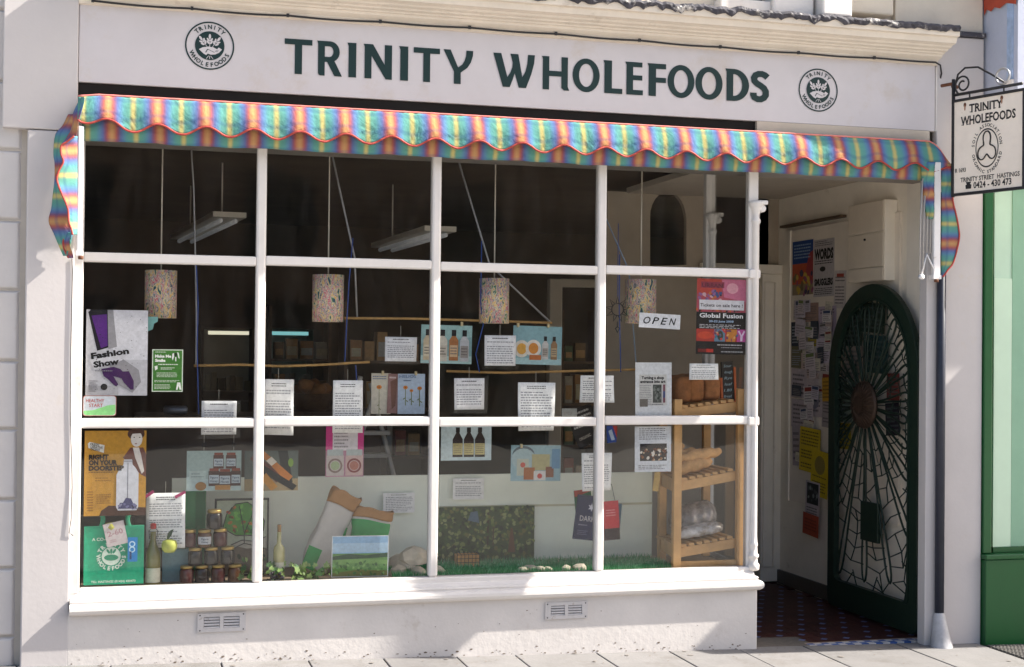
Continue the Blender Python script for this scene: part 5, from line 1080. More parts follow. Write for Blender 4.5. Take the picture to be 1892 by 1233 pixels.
sheet('picture_card', 'picture card of orange soaps and two small bottles', 'picture', 948, 603, 1038, 674, .26, [('r', 0, 0, 1, .16, '#9fc0c4'), ('e', .18, .40, .16, .17, '#d2ccc0'), ('e', .18, .40, .10, .11, '#d09a3c'), ('e', .42, .42, .16, .17, '#d6d0c8'), ('e', .42, .42, .10, .11, '#c8802c'), ('r', .34, .12, .58, .25, '#b4642c')]+bottle_items(.66, .14, .13, .6, '#c2bfbc', '#16181a', '#a49c94')+bottle_items(.84, .14, .13, .6, '#8a6a4a', '#16181a', '#b49c78'), '#7fa6ae', -.02)
def flower(x, y, s, c='#c87a2a', st='#6b7434'):
    return [('p', [(x-.012, y), (x+.012, y), (x+.02, y-.45*s), (x-.01, y-.45*s)], st), ('e', x-.05, y-.28*s, .05, .018, st, .7), ('e', x+.06, y-.34*s, .05, .018, st, -.7), ('e', x, y, .085*s, .065*s, c), ('e', x, y, .03*s, .025*s, '#8a4a1c')]
for i, (u0, v0, u1, v1, c_, lab, its, rt) in enumerate(((686, 690, 722, 765, '#c9c3b4', 'leftmost herb leaflet with a large orange flower', flower(.4, .66, 1.6)+[('l', .06, .84, .8, .95, 2, '#6b7a94')], .0),
        (716, 691, 738, 764, '#8c6a68', 'middle herb leaflet in dull pink, half covered', [('p', [(.2, .8), (.8, .9), (.7, .2), (.4, .1)], '#6b4a40'), ('l', .1, .86, .9, .95, 1, '#d0c0c0')], -.03),
        (735, 691, 785, 765, '#aebfd4', 'rightmost herb leaflet in pale blue with three orange flowers', flower(.28, .66, 1.0)+flower(.5, .58, .8)+flower(.8, .64, 1.0)+[('t', 'HELIOS', .36, .90, .07, '#6b83a8', 'c', .62), ('l', .2, .80, .5, .86, 1, '#5a6c8c')], .0))):
    sheet('leaflet', lab, 'leaflet', u0, v0, u1, v1, .26-.004*i, its, c_, rt, group='herb leaflets', seed=i)
for u, v, wh in ((707, 690, 'leftmost herb leaflet'), (768, 691, 'pale blue herb leaflet'), (853, 600, 'shampoo bottle picture'), (957, 602, 'left end of the soap picture'), (1013, 603, 'right end of the soap picture'), (963, 825, 'gift box picture')):
    b = MB(); c = P(u, v, .252 if v < 700 else .20); b.box(c.x-.006, c.x+.006, c.y-.012, c.y+.006, c.z-.008, c.z+.014, pm('#c9b890')); tag(obj('clothes_peg', b), 'tiny wooden peg gripping the '+wh, 'peg', 'tiny pegs')
o = sheet('open_card', 'white OPEN card in slanted black capitals', 'card', 1181, 580, 1257, 607, YG, [], '#dfe0e6', -.045)
b = MB(); c = P(1219, 593.5, YG); fr = Fr(c, rot=-.045)
for i, ch in enumerate('OPEN'): put_text(b, fr, ch, -.078+i*.052, -.019, .040, .0006, pm('#15151a'), 'c', .012, .044, 1, .28)
obj('lettering', b, o, fix=False)
sheet('poster', 'black and pink Global Fusion festival poster by the corner column', 'poster', 1287, 516, 1378, 655, YG, [
    ('r', 0, .56, 1, 1, '#a84858'), ('p', [(.5, 1), (1, 1), (1, .70), (.55, .76)], '#c06a88'), ('e', .72, .88, .12, .10, '#d89aa8'), ('r', .0, .80, .5, 1, '#b04038'), ('r', .08, .88, .55, .96, '#8a3448'), ('t', 'URBAN', .31, .885, .055, '#5c2838', 'c', .42), ('spot', .02, .72, .6, .84, 26, .035, ['#3a4a7a', '#b86a3c', '#2d2a3c', '#8a5a8a', '#c8a0a8']), ('spot', 0, .57, 1, .62, 20, .03, ['#c06030', '#2a1820', '#8a3020']),
    ('r', 0, 0, 1, .56, '#0d0d10'), ('r', .05, .59, .96, .72, '#d5d3da'), ('t', 'Tickets on sale here !', .5, .63, .042, '#2c2c34', 'c', .86, 0, .02), ('t', 'Global Fusion', .5, .485, .058, '#e6e6ea', 'c', .88, 0, .02), ('t', '20-22 June 2008', .5, .425, .026, '#9fb8d8', 'c', .5, 0, .03), ('l', .06, .34, .94, .40, 3, '#b4b4ba'),
    ('r', 0, .17, 1, .335, '#a8342c'), ('e', .18, .25, .16, .07, '#c4452c'), ('r', .36, .17, .58, .335, '#5a7a94'), ('e', .48, .25, .06, .09, '#2a3a30'), ('p', [(.6, .17), (.78, .17), (.84, .335), (.62, .335)], '#c07a34'), ('r', .82, .17, 1, .335, '#b04a90'), ('p', [(.89, .18), (.93, .18), (.94, .25), (.99, .31), (.96, .32), (.91, .26), (.87, .32), (.84, .31), (.89, .25)], '#d8c4dc'), ('spot', .3, .18, .85, .33, 24, .03, ['#d0a070', '#704060', '#3a6a8a', '#c04040']),
    ('l', .42, .11, .95, .14, 1, '#b0b0b4'), ('l', .5, .08, .95, .10, 1, '#9a9aa0'), ('r', .03, .025, .34, .07, '#6b1c1c'), ('r', .20, .025, .34, .07, '#b83028'), ('l', .5, .02, .95, .05, 1, '#a8a8ac')], '#15131a', -.01)
sheet('news_sheet', 'white sheet with newspaper cutting about a shop entrance turned into art', 'sheet', 1174, 670, 1241, 772, YG+.03, [('r', .10, .22, .86, .78, '#c9c8c6'), ('t', 'Turning a shop', .48, .70, .050, '#262628', 'c', .62, 0, .05), ('t', 'entrance into art', .48, .63, .050, '#262628', 'c', .70, 0, .05), ('l', .12, .22, .45, .60, 12, '#8c8c90'), ('r', .48, .27, .72, .60, '#4f5350'), ('spot', .5, .3, .7, .58, 20, .04, ['#757a76', '#343a36']), ('r', .12, .20, .34, .34, '#6b6660'), ('r', .76, .27, .82, .60, '#7a4a58'), ('r', .76, .36, .82, .48, '#3a4a7a'), ('l', .45, .22, .8, .26, 1, '#77777c')], '#d6d8dc', .008)
sheet('info_sheet', 'white printed sheet with a brown photograph, left of the bread rack', 'sheet', 1173, 788, 1240, 872, YG+.03, [('l', .12, .70, .88, .97, 6, '#7d7d84'), ('r', .14, .24, .88, .62, '#241f22'), ('spot', .16, .26, .86, .52, 60, .035, ['#6b3a24', '#b0987c', '#8c5a38', '#d2ccc4', '#3a2a24']), ('l', .1, .05, .9, .16, 3, '#7d7d84')], '#d2d5dc', .008)

wood = [('r', .0, .0, 1, 1, '#bd8a2c'), ('spot', .02, .02, .98, .98, 60, .03, ['#b5822a', '#c29034'])]
sheet('poster', 'ochre poster of a person above a milk bottle, headed Right On Your Doorstep', 'poster', 156, 796, 270, 953, YG, wood+[
    ('p', [(.28, .06), (.40, .12), (1, .09), (1, 0), (.25, 0)], '#47281a'), ('e', .83, .96, .14, .10, '#4a2c22'), ('p', [(.62, .68), (.74, .80), (.95, .80), (1, .72), (1, .45), (.92, .48)], '#6b4036'), ('e', .84, .90, .095, .13, '#d9d2cc'), ('p', [(.72, .96), (.96, .97), (.96, 1), (.70, 1)], '#4a2c22'), ('e', .80, .92, .012, .008, '#2a1c1c'), ('e', .89, .92, .012, .008, '#2a1c1c'), ('e', .83, .845, .02, .008, '#8a4a48'), ('p', [(.78, .80), (.88, .80), (.92, .70), (.97, .52), (.93, .49), (.82, .68)], '#d4ccc6'),
    ('p', [(.55, .06), (.85, .06), (.88, .10), (.88, .50), (.83, .56), (.78, .60), (.77, .66), (.64, .66), (.63, .60), (.57, .55), (.52, .48), (.52, .10)], '#cfd0d8'), ('r', .63, .635, .78, .645, '#8a8a94'), ('r', .70, .2, .71, .62, '#6a6a78'), ('p', [(.55, .08), (.58, .15), (.63, .15), (.68, .21), (.76, .20), (.80, .14), (.86, .12), (.85, .08)], '#44446c'), ('spot', .57, .08, .84, .14, 12, .03, ['#6a6a94', '#2c2c4a', '#8a8aa8']),
    ('p', [(.05, .85), (.08, .87), (.32, .83), (.31, .74), (.06, .80)], '#d8d6d0'), ('t', 'FRESH', .09, .83, .028, '#2c2620', 'l', .14, -.1), ('t', 'CREATIVE', .09, .80, .028, '#2c2620', 'l', .2, -.1), ('t', 'TALENT', .09, .772, .026, '#2c2620', 'l', .16, -.1),
    ('t', 'RIGHT', .07, .665, .053, '#24160c', 'l', .32, 0, .06), ('t', 'ON YOUR', .07, .60, .053, '#24160c', 'l', .46, 0, .06), ('t', 'DOORSTEP', .07, .535, .053, '#24160c', 'l', .57, 0, .06), ('l', .07, .50, .5, .525, 1, '#7a5418'), ('l', .18, .40, .46, .46, 2, '#94681e'), ('l', .05, .05, .15, .30, 8, '#8a6020'), ('l', .2, .14, .44, .26, 5, '#8a6020')], '#b98528')
# carrier bag
o = sheet('carrier_bag', 'green cloth carrier bag with white emblem in the bottom left corner', 'bag', 155, 972, 266, 1080, .03, [('p', [(.02, .9), (.1, .6), (.06, .2), (.01, .1)], '#23a37c'), ('p', [(.75, .95), (.98, .95), (.95, .4), (.85, .6)], '#1b8f6c')], '#1f9a74', .0, thick=.02)
c = P(210, 1026, .03); fr = Fr(c)
b = MB(); WHT = pm('#cfe0d2'); n = .001
b.disc(fr, -.012, -.005, .047, .047, n, WHT, 28); b.flat(fr, [(-.012+.036*math.cos(R_(30*i)), -.012+.016*math.sin(R_(30*i))) for i in range(12)], n+.0004, pm('#2a8a68'))
for a in (-.6, 0, .6): b.disc(fr, -.012+.018*a*1.4, .020, .006, .014, n+.0004, pm('#2a8a68'), 10, -a)
obj('emblem', b, o, fix=False); b = MB(); ring_text(b, fr, 'TRINITY', -.012, -.005, .053, .019, n, WHT, math.pi/2, R_(21), False, .05); obj('lettering', b, o, fix=False); b = MB(); ring_text(b, fr, 'WHOLEFOODS', -.012, -.005, .072, .019, n, WHT, -math.pi/2, R_(19), True, .05)
obj('lettering', b, o, fix=False); b = MB(); put_text(b, fr, 'A CO-OP', -.06, .075, .016, n, WHT, 'c', .02); obj('lettering', b, o, fix=False); b = MB(); put_text(b, fr, 'TEL: HASTINGS (01424) 430473', 0, -.14, .011, n, WHT, 'c', .02, .22); obj('lettering', b, o, fix=False)
for u in (185, 240):
    b = MB(); b.grid(lambda a, q: V3(P(u-4+a*9+math.sin(q*3)*5*(1 if u < 200 else -1), 974-q*26, .035))+V3((0, .01*q, 0)), 2, 8, pm('#1c8a66')); obj('handle', b, o, solid=.002)
b = MB(); p = P(213, 985, .04); b.lathe((p.x-.02, .05, p.z+.0), [(.02, 0), (.035, .03), (.03, .05)], pm('#b8b45a'), 8); obj('lining', b, o)
sheet('price_card', 'tilted pinkish price card pinned on the green bag', 'card', 194, 965, 233, 1008, .022, [('t', '2-60', .5, .45, .22, '#b08a90', 'c', .75, .05, .02), ('l', .15, .15, .5, .3, 2, '#c09aa0')], '#cfc4c4', .22)
sheet('blue_label', 'bright blue label on the right of the green bag', 'label', 236, 993, 254, 1038, .020, [('o', .45, .72, .2, .32, '#bfe0f0'), ('o', .45, .50, .2, .32, '#bfe0f0'), ('r', .2, .1, .4, .42, '#123a6a')], '#1c7fc4', 0)

# picture cards hung in the lower panes
def jar_items(x, y, w, h, body, lid, lab):
    return [('r', x-w/2, y, x+w/2, y+h*.85, body), ('r', x-w*.42, y+h*.85, x+w*.42, y+h, lid), ('r', x-w*.44, y+h*.15, x+w*.44, y+h*.62, lab), ('t', 'Figure', x, y+h*.42, h*.13, '#3a4a5a', 'c', w*.7), ('t', 'Honey', x, y+h*.22, h*.13, '#3a4a5a', 'c', w*.7)]
o = sheet('picture_card', 'picture card of five honey jars hung on key rings', 'picture', 345, 833, 446, 907, .18, [('p', [(0, 0), (1, 0), (1, .2), (0, .35)], '#a9bcbc'), ('r', .05, .28, .35, .5, '#a4b6b4'), ('l', .08, .32, .32, .46, 2, '#7a8a88')]+jar_items(.58, .55, .19, .40, '#4a2418', '#7a3424', '#aebac2')+jar_items(.81, .55, .19, .40, '#4a2418', '#7a3424', '#aebac2')+jar_items(.5, .12, .2, .44, '#381a14', '#7a3424', '#aebac2')+jar_items(.70, .10, .22, .44, '#381a14', '#7a3424', '#aebac2')+jar_items(.90, .12, .18, .44, '#381a14', '#7a3424', '#aebac2')+[('e', .26, .12, .1, .08, '#8a6434'), ('r', .52, .02, .80, .14, '#a87a40')], '#94a8a6', 0)
for u in (377, 432):
    b = MB(); c = P(u, 822, .176); fr = Fr(c); b.tube([fr(.010*math.cos(R_(36*i)), .010*math.sin(R_(36*i))) for i in range(10)], .0016, IRON, 4, closed=True); b.tube([fr(0, .01), fr(0, .06)], .0014, CORD, 4); b.tube([fr(0, -.01), fr(0, -.03)], .0014, CORD, 4); obj('key_ring', b, o)
sheet('picture_card', 'picture card of wine and juice bottles lying down, behind the first mullion', 'picture', 452, 833, 551, 907, .18, [('r', 0, .0, 1, .3, '#8a7a5c'), ('r', .0, .3, 1, 1, '#4a5450'), ('p', [(.62, 1), (.8, 1), (.9, .2), (.72, .2)], '#10181a'), ('p', [(.1, .8), (.2, .95), (.7, .35), (.6, .2)], '#5a2a24'), ('p', [(.25, .95), (.35, 1), (.9, .35), (.8, .2)], '#a8662c'), ('p', [(.2, .55), (.28, .7), (.98, .12), (.9, .0)], '#0c1016'), ('p', [(.3, .3), (.4, .45), (.62, .1), (.5, .0)], '#b07a30'), ('p', [(.4, .75), (.5, .85), (.6, .72), (.5, .62)], '#c8c0b4'), ('e', .86, .7, .05, .08, '#6a8a3a')], '#5c6a66', 0)
sheet('picture_card', 'pink edged picture card of two white preserve jars', 'picture', 602, 788, 672, 881, .20, [('r', .18, .52, .84, .96, '#cfc9ce'), ('l', .22, .56, .6, .9, 5, '#8a8488'), ('r', .0, .0, 1, .52, '#a8768a')]+[('r', .02, .02, .48, .42, '#b9aeaa'), ('r', .04, .42, .46, .54, '#a8b0b0'), ('o', .25, .22, .14, .19, '#7d6a64'), ('e', .25, .22, .12, .12, '#9aa884'), ('r', .52, .02, .98, .42, '#c0a4a0'), ('r', .54, .42, .96, .54, '#a8b0b0'), ('o', .75, .22, .14, .19, '#7a3a3a'), ('e', .75, .22, .12, .12, '#a86a5c')], '#c03a80', 0)
sheet('picture_card', 'picture card of three brown syrup bottles', 'picture', 815, 788, 908, 851, .14, [i for x in (.33, .55, .77) for i in [('r', x-.10, .1, x+.10, .62, '#241610'), ('p', [(x-.10, .62), (x+.10, .62), (x+.03, .82), (x-.03, .82)], '#241610'), ('r', x-.04, .82, x+.04, .97, '#14100e'), ('r', x-.095, .17, x+.095, .50, '#b8ac78'), ('l', x-.08, .2, x+.08, .48, 5, '#6a6040')]], '#b4c4c8', 0)
sheet('picture_card', 'picture card of gift boxes and bath goods, right of centre', 'picture', 944, 823, 1036, 889, .20, [('e', .25, .75, .22, .16, '#4a5a62'), ('e', .25, .62, .24, .2, '#9ab0b4'), ('r', .12, .15, .36, .62, '#b0b4a4'), ('e', .24, .45, .05, .05, '#b04a3c'), ('r', .42, .3, .78, .75, '#a8a074'), ('r', .26, .04, .48, .38, '#9c5c30'), ('r', .46, .02, .70, .28, '#d0ccc8'), ('e', .58, .14, .05, .05, '#b83c34'), ('r', .70, .1, .86, .40, '#7a4a34'), ('r', .82, .35, .98, .9, '#5c86a4')], '#8aa8b0', -.01)
sheet('landscape_picture', 'white edged photograph of green fields under blue sky', 'picture', 613, 990, 718, 1066, .08, [('r', .015, .02, .985, .98, '#8fb4d4'), ('r', .015, .6, .985, .82, '#a8c4da'), ('r', .015, .02, .985, .57, '#5c8a4a'), ('p', [(.015, .5), (.3, .56), (.6, .52), (.985, .58), (.985, .47), (.5, .44), (.015, .42)], '#2c4a34'), ('p', [(.015, .42), (.5, .44), (.985, .40), (.985, .3), (.4, .34), (.015, .28)], '#6f9a54'), ('p', [(.015, .02), (.985, .02), (.985, .14), (.5, .18), (.015, .1)], '#6b7040'), ('spot', .03, .05, .97, .38, 40, .03, ['#456f3c', '#7aa25c', '#3a5c34'])], '#d8dcde', -.01)
sheet('forest_picture', 'dark green woodland picture standing against the screen', 'picture', 811, 936, 988, 1037, .57, [('spot', .01, .02, .99, .98, 420, .022, ['#3f5a30', '#2c3f28', '#5a6e38', '#78864e', '#22301f', '#6a6a3c', '#8e9664']), ('r', .50, .25, .52, .92, '#3a2c20'), ('r', .56, .2, .575, .8, '#4a3a28'), ('p', [(.72, .15), (.80, .15), (.77, .6), (.75, .6)], '#6a4430'), ('p', [(.3, .75), (.42, .7), (.40, .92), (.33, .9)], '#5c7080')], '#3a4c2c', 0)
# chocolate bars in their wrappers
for (u0, v0, u1, v1, col, col2, lab, its, rt, Y) in ((1064, 905, 1095, 985, '#1f5a38', '#a83a2c', 'green wrapped chocolate bar behind the dark blue one', [('p', [(0, .85), (1, .95), (1, 1), (0, 1)], '#a83a2c')], .1, .152),
        (1063, 916, 1108, 998, '#1c2448', '#cfcfd8', 'dark blue wrapped chocolate bar marked DARK', [('p', [(.62+.16*math.cos(R_(30*i))*(1 if i % 2 else .45), .74+.10*math.sin(R_(30*i))*(1 if i % 2 else .45)) for i in range(12)], '#c9c9d4'), ('t', 'DARK', .5, .42, .12, '#c0bcc0', 'c', .62, 0, .01), ('l', .15, .3, .7, .36, 1, '#8a8a9c'), ('l', .15, .1, .6, .22, 3, '#6a6a84')], -.12, .14),
        (1116, 926, 1144, 998, '#b02a34', '#702020', 'red wrapped chocolate bar right of the mullion', [('r', .0, .0, 1, .3, '#2a1a20'), ('l', .15, .6, .8, .8, 3, '#d08a8c')], .06, .14), (1128, 930, 1147, 985, '#2a4a5c', '#cccccc', 'teal wrapped chocolate bar peeping out behind the red one', [], -.08, .152)):
    sheet('chocolate_bar', lab, 'chocolate', u0, v0, u1, v1, Y, its, col, rt, group='hung chocolate bars', thick=.008)
b = MB(); p = P(1077, 860, .15)
line_thing('thread', 'dark thread with clips holding up the chocolate bars', 'thread', [P(1077, 905, .146), P(1077, 895, .146), P(1130, 895, .146), P(1137, 930, .146)], .0018, IRON)
b = MB(); p = P(1130, 803, .15); fr = Fr(p); b.prism(fr, [(-.03, .05), (.035, .05), (.03, -.045), (-.025, -.05)], -.01, 0, pm('#2a4a94')); o = tag(obj('packet', b), 'blue and red packet just right of the third mullion, under the bar', 'packet'); b = MB(); b.flat(fr, [(.005, .05), (.035, .05), (.032, -.02)], .0006, pm('#b03a30')); b.flat(fr, [(-.02, .02), (0, .03), (.02, -.03), (0, -.035)], .0006, pm('#b4c4d8')); obj('print', b, o, fix=False)
for i, (u0, v0, u1, v1, c_, rt, lab) in enumerate(((1038, 755, 1066, 775, '#b8b8b0', .0, 'small booklet lettered PU behind the bar in the third column'), (1052, 752, 1100, 800, '#24221f', .35, 'dark booklet tilted behind the bar'), (1062, 788, 1108, 822, '#1a1614', .45, 'black packet lettered organic leaning below the bar'))):
    sheet('booklet', lab, 'booklet', u0, v0, u1, v1, .24+.01*i, [('t', 'PU' if i == 0 else 'ORGANIC' if i == 2 else '', .4, .4, .3 if i == 0 else .16, '#b0a89c', 'c', .5)] if i != 1 else [('l', .1, .2, .9, .9, 4, '#b4b0a8')], c_, rt, seed=i)
# ------------------------------------------------------------------ jars, bottles, bags and stones on the display bed
def place(u, Y): return P(u, 1060, Y).x
LIDG = mat('gold_lid', S('#b89a5a'), .35, .1, metal=.6); 
JAMS = [mat('jam_dark', S('#1c1214'), .12, .2, 20, spec=.6), mat('jam_plum', S('#4a2020'), .12, .3, 20, spec=.6), mat('honey_brown', S('#5c3a22'), .12, .3, 20, spec=.6)]
def jar_parts(jm, lab=None):
    b = MB(); b.lathe((0, 0, 0), [(.030, 0), (.0365, .004), (.038, .012), (.038, .066), (.034, .074), (.031, .078)], jm, 18); j = recalc(b.mesh('jar_body'))
    b = MB(); b.lathe((0, 0, .0785), [(.0335, 0), (.0345, .002), (.0345, .013), (.032, .0155)], LIDG, 18); l = recalc(b.mesh('jar_lid')); return j, l
JM = [jar_parts(m) for m in JAMS]
def jar_obj(x, y, z, k, lab, label=False, sc=1.0):
    t = thing('jam_jar', lab, 'jar', (x, y, z), 'jars stacked in the window')
    j, l = JM[k]; inst('glass_body', j, (x, y, z), t, (0, 0, 0), (sc,)*3); inst('lid', l, (x, y, z), t, (0, 0, 0), (sc,)*3)
    if label:
        b = MB(); vs = []
        for i in range(9):
            a = R_(-150+15*i); vs += [(x+.0388*math.cos(a)*sc, y+.0388*math.sin(a)*sc, z+.018*sc), (x+.0388*math.cos(a)*sc, y+.0388*math.sin(a)*sc, z+.058*sc)]
        b.add(vs, [(2*i, 2*i+2, 2*i+3, 2*i+1) for i in range(8)], pm('#c9ccd2')); lb_ = obj('label', b, t, fix=False)
        b = MB(); fr = Fr((x, y-.0396*sc, z+.038*sc)); put_text(b, fr, 'Figure', 0, .004, .010, 0, pm('#3a4a5a'), 'c', .02, .036); put_text(b, fr, 'Honey', 0, -.012, .010, 0, pm('#3a4a5a'), 'c', .02, .036); obj('lettering', b, lb_, fix=False)
YJ = .17; hj = .0945
ord_ = ['first', 'second', 'third', 'fourth']
for i, u in enumerate((345, 373, 403, 434)): jar_obj(place(u, YJ), YJ, ZD, (1, 0, 1, 2)[i], '%s jar from the left in the bottom row of the jar pyramid' % ord_[i])
for i, u in enumerate((360, 390, 420)): jar_obj(place(u, YJ), YJ, ZD+hj, 0, '%s dark jar from the left in the second row up of the pyramid' % ord_[i])
jar_obj(place(349, YJ+.02), YJ+.02, ZD+2*hj, 1, 'dark red jar at the left of the third row up', sc=.98); jar_obj(place(377, YJ), YJ, ZD+2*hj, 2, 'jar with a white honey label in the third row up', True); jar_obj(place(406, YJ+.02), YJ+.02, ZD+2*hj, 1, 'brown jar at the right of the third row up')
jar_obj(place(395, YJ+.01), YJ+.01, ZD+3*hj, 0, 'tall black jar with gold lid crowning the pyramid', sc=1.1)
# bottles
def bottle(name, label, x, y, z, prof, m, capprof, capm, lab=None):
    t = thing(name, label, 'bottle', (x, y, z)); b = MB(); b.lathe((x, y, z), prof, m, 18); bo = obj('glass_body', b, t); b = MB(); b.lathe((x, y, z), capprof, capm, 14); obj('stopper', b, t)
    if lab:
        z0, z1, r_, c_ = lab; b = MB(); vs = []
        for i in range(9):
            a = R_(-160+17*i); vs += [(x+r_*math.cos(a), y+r_*math.sin(a), z+z0), (x+r_*math.cos(a), y+r_*math.sin(a), z+z1)]
        b.add(vs, [(2*i, 2*i+2, 2*i+3, 2*i+1) for i in range(8)], pm(c_)); obj('label', b, t, fix=False)
    return t
CID = mat('cider_glass', S('#6f6a34'), .08, .1, 10, spec=.7); OILB = mat('pale_oil', S('#a8a476'), .08, .1, 10, spec=.7)
t = bottle('cider_bottle', 'swing top cider bottle with red stopper beside the green bag', place(282, .10), .10, ZD, [(.036, 0), (.040, .005), (.041, .15), (.037, .18), (.020, .22), (.015, .24), (.0145, .285)], CID, [(.013, .30), (.015, .302), (.016, .325), (.010, .33)], pm('#b03030'), (.025, .10, .0416, '#c9c8b8'))
x = place(282, .10); b = MB(); b.tube([(x-.018, .10, ZD+.25), (x-.022, .10, ZD+.29), (x, .085, ZD+.315), (x+.024, .10, ZD+.29), (x+.018, .10, ZD+.25)], .002, IRON, 5); obj('wire_bail', b, t)
bottle('oil_bottle', 'slim clear oil bottle with cork stopper in the second column', place(515, .16), .16, ZD, [(.026, 0), (.030, .003), (.031, .006), (.031, .160), (.0305, .166), (.026, .182), (.014, .196), (.0115, .205), (.011, .262)], OILB, [(.009, .262), (.010, .264), (.011, .295), (.010, .30)], mat('cork', S('#9a7a54'), .9, .2, 60), (.05, .10, .0316, '#c4c4b4'))
# apple ornament on the bottle
c = P(313, 1008, .06); t = thing('apple_ornament', 'yellow green felt apple hanging beside the cider bottle', 'ornament', c)
b = MB(); b.lathe((c.x, .06, c.z-.035), [(.008, .002), (.026, .0), (.038, .016), (.041, .038), (.035, .058), (.018, .066), (.006, .06)], mat('apple_skin', S('#b9bf58'), .6, .15, 30), 16); obj('apple', b, t)
b = MB(); fr = Fr((c.x-.01, .05, c.z+.035)); b.prism(fr, [(-.005, 0), (.0, .03), (.015, .045), (.03, .05), (.02, .02), (.006, .0)], 0, .002, pm('#26402c')); obj('leaf', b, t)
b = MB(); b.tube([(c.x, .06, c.z+.027), (c.x-.02, .06, c.z+.06), (place(282, .10)+.02, .08, ZD+.27)], .002, CORD, 5); obj('cord', b, t)
# green book and blue-grey folder behind
b = MB(); p, q = P(343, 908, .30), P(380, 978, .30); b.box(p.x, q.x, .30, .325, ZD, p.z, pm('#1c7a48')); o = tag(obj('book', b, bevel=.002), 'tall green book standing behind the typed sheet', 'book'); b = MB(); b.box(P(362, 900, .298).x, q.x-.002, .297, .2995, ZD+.01, p.z-.004, pm('#14603a')); obj('spine', b, o)
b = MB(); p, q = P(300, 1015, .24), P(352, 1015, .24); b.box(p.x, q.x, .235, .245, ZD, p.z, pm('#6f9aa8')); tag(obj('folder', b), 'blue grey card standing between the cider bottle and the jars', 'card')
# stained glass panel
Y = .36; p, q = P(397, 922, Y), P(496, 1022, Y); w, h = q.x-p.x, p.z-ZD; fr = Fr((p.x, Y, ZD))
t = thing('stained_glass_panel', 'framed stained glass panel with green tree leaning behind the jars', 'panel', (p.x+w/2, Y, ZD))
b = MB(); f_ = .010
for r in ((0, w, 0, f_), (0, w, h-f_, h), (0, f_, f_, h-f_), (w-f_, w, f_, h-f_)): b.fbox(fr, *r, -.01, .006, IRON)
obj('frame', b, t)
b = MB(); b.fbox(fr, f_, w-f_, f_, h-f_, -.004, 0, pm('#b4bca8')); pn = obj('glass', b, t)
tree = [(.15, .62), (.22, .80), (.38, .93), (.60, .95), (.80, .86), (.92, .70), (.90, .58), (.70, .52), (.40, .52)]
b = MB(); b.flat(fr, [(x*w, y*h) for x, y in tree], .001, pm('#4a8a3a')); b.flat(fr, [(x*w, y*h) for x, y in ((.03, .03), (.97, .03), (.97, .34), (.55, .42), (.30, .34), (.03, .40))], .001, pm('#6a6054')); b.flat(fr, [(x*w, y*h) for x, y in ((.30, .40), (.5, .46), (.75, .44), (.95, .50), (.97, .36), (.60, .35))], .0014, pm('#b0aca0'))
rg = random.Random(9)
for i in range(26): b.disc(fr, rg.uniform(.25, .85)*w, rg.uniform(.56, .9)*h, .014, .009, .0018, pm(rg.choice(('#6ab04a', '#a8502c', '#3a6a30', '#b87a3a'))), 8, rg.uniform(0, 3))
for i in range(14): b.disc(fr, rg.uniform(.05, .95)*w, rg.uniform(.06, .3)*h, .016, .010, .0018, pm(rg.choice(('#3f6a3a', '#5a5048', '#2c3c2c', '#6a4a3c'))), 8, rg.uniform(0, 3))
obj('coloured_glass', b, pn, fix=False)
b = MB()
for pts in (tree+[tree[0]], [(.03, .40), (.30, .34), (.55, .42), (.97, .34)], [(.55, .42), (.55, .55), (.45, .9)], [(.55, .55), (.75, .88)], [(.30, .40), (.5, .46), (.75, .44), (.95, .50)]): b.tube([fr(x*w, y*h, .003) for x, y in pts], .003, IRON, 4)
obj('leading', b, pn)
# paper sacks
KR = mat('kraft_paper', S('#a87c50'), .85, .12, 18, .4, 30); SK = mat('sack_white', S('#c4beb8'), .7, .08, 12, .3, 30); SG = pm('#3a9a54')
def sack(name, label, base, ax, w, d, L_, cuff, green=()):
    """a soft paper sack: base point, axis, size; cuff = length of kraft turn-over"""
    base = V3(base); ax = V3(ax).normalized(); ex = V3((1, 0, 0)); ex = (ex-ax*ex.dot(ax)).normalized(); ey = ax.cross(ex)
    t = thing(name, label, 'paper sack', base)
    def fn(a, q, g=0.0):
        th = 2*math.pi*a; c, s = math.cos(th), math.sin(th); r = (abs(c)**5+abs(s)**5)**(-1/5)
        k = .80+.20*min(1, q*5) if q < .2 else 1
        wob = 1+.05*math.sin(q*9+a*12)+.03*math.sin(q*23-a*31)
        return base+ax*(q*L_+.006*math.sin(a*18.85+1)*q*q)+ex*(c*r*w/2*k*wob+g*c)+ey*(s*r*d/2*k*wob*(1-.25*q)+g*s)
    c0 = 1-cuff/L_
    b = MB(); b.grid(lambda a, q: fn(a, q*c0), 40, 16, SK); b.add([fn(i/40, 0) for i in range(40)], [list(range(40))], SK); obj('body', b, t, solid=.0012)
    b = MB(); b.grid(lambda a, q: fn(a, c0-.01+q*(1-c0+.01)*(1+.04*math.sin(a*37.7)), .003), 40, 5, KR); obj('cuff', b, t, solid=.0012)
    for (a0, a1, q0, q1) in green:
        b = MB(); b.grid(lambda a, q: fn(a0+(a1-a0)*a, (q0+(q1-q0)*q)*c0, .0035), 10, 8, SG); obj('green_panel', b, t)
    return t
pb = P(590, 1035, .30)
sack('paper_sack', 'tall tilted white paper sack with brown turned down rim', (place(577, .30), .30, ZD+.02), (.42, .0, .96), .165, .10, .47, .075, [(.60, .74, .02, .33), (.86, .92, .3, .75)])
sack('paper_sack', 'short white sack with green panel and crumpled brown rim, behind the field photograph', (place(672, .26), .27, ZD+.005), (.16, .05, 1), .21, .11, .36, .05, [(.53, .90, .3, .95)])
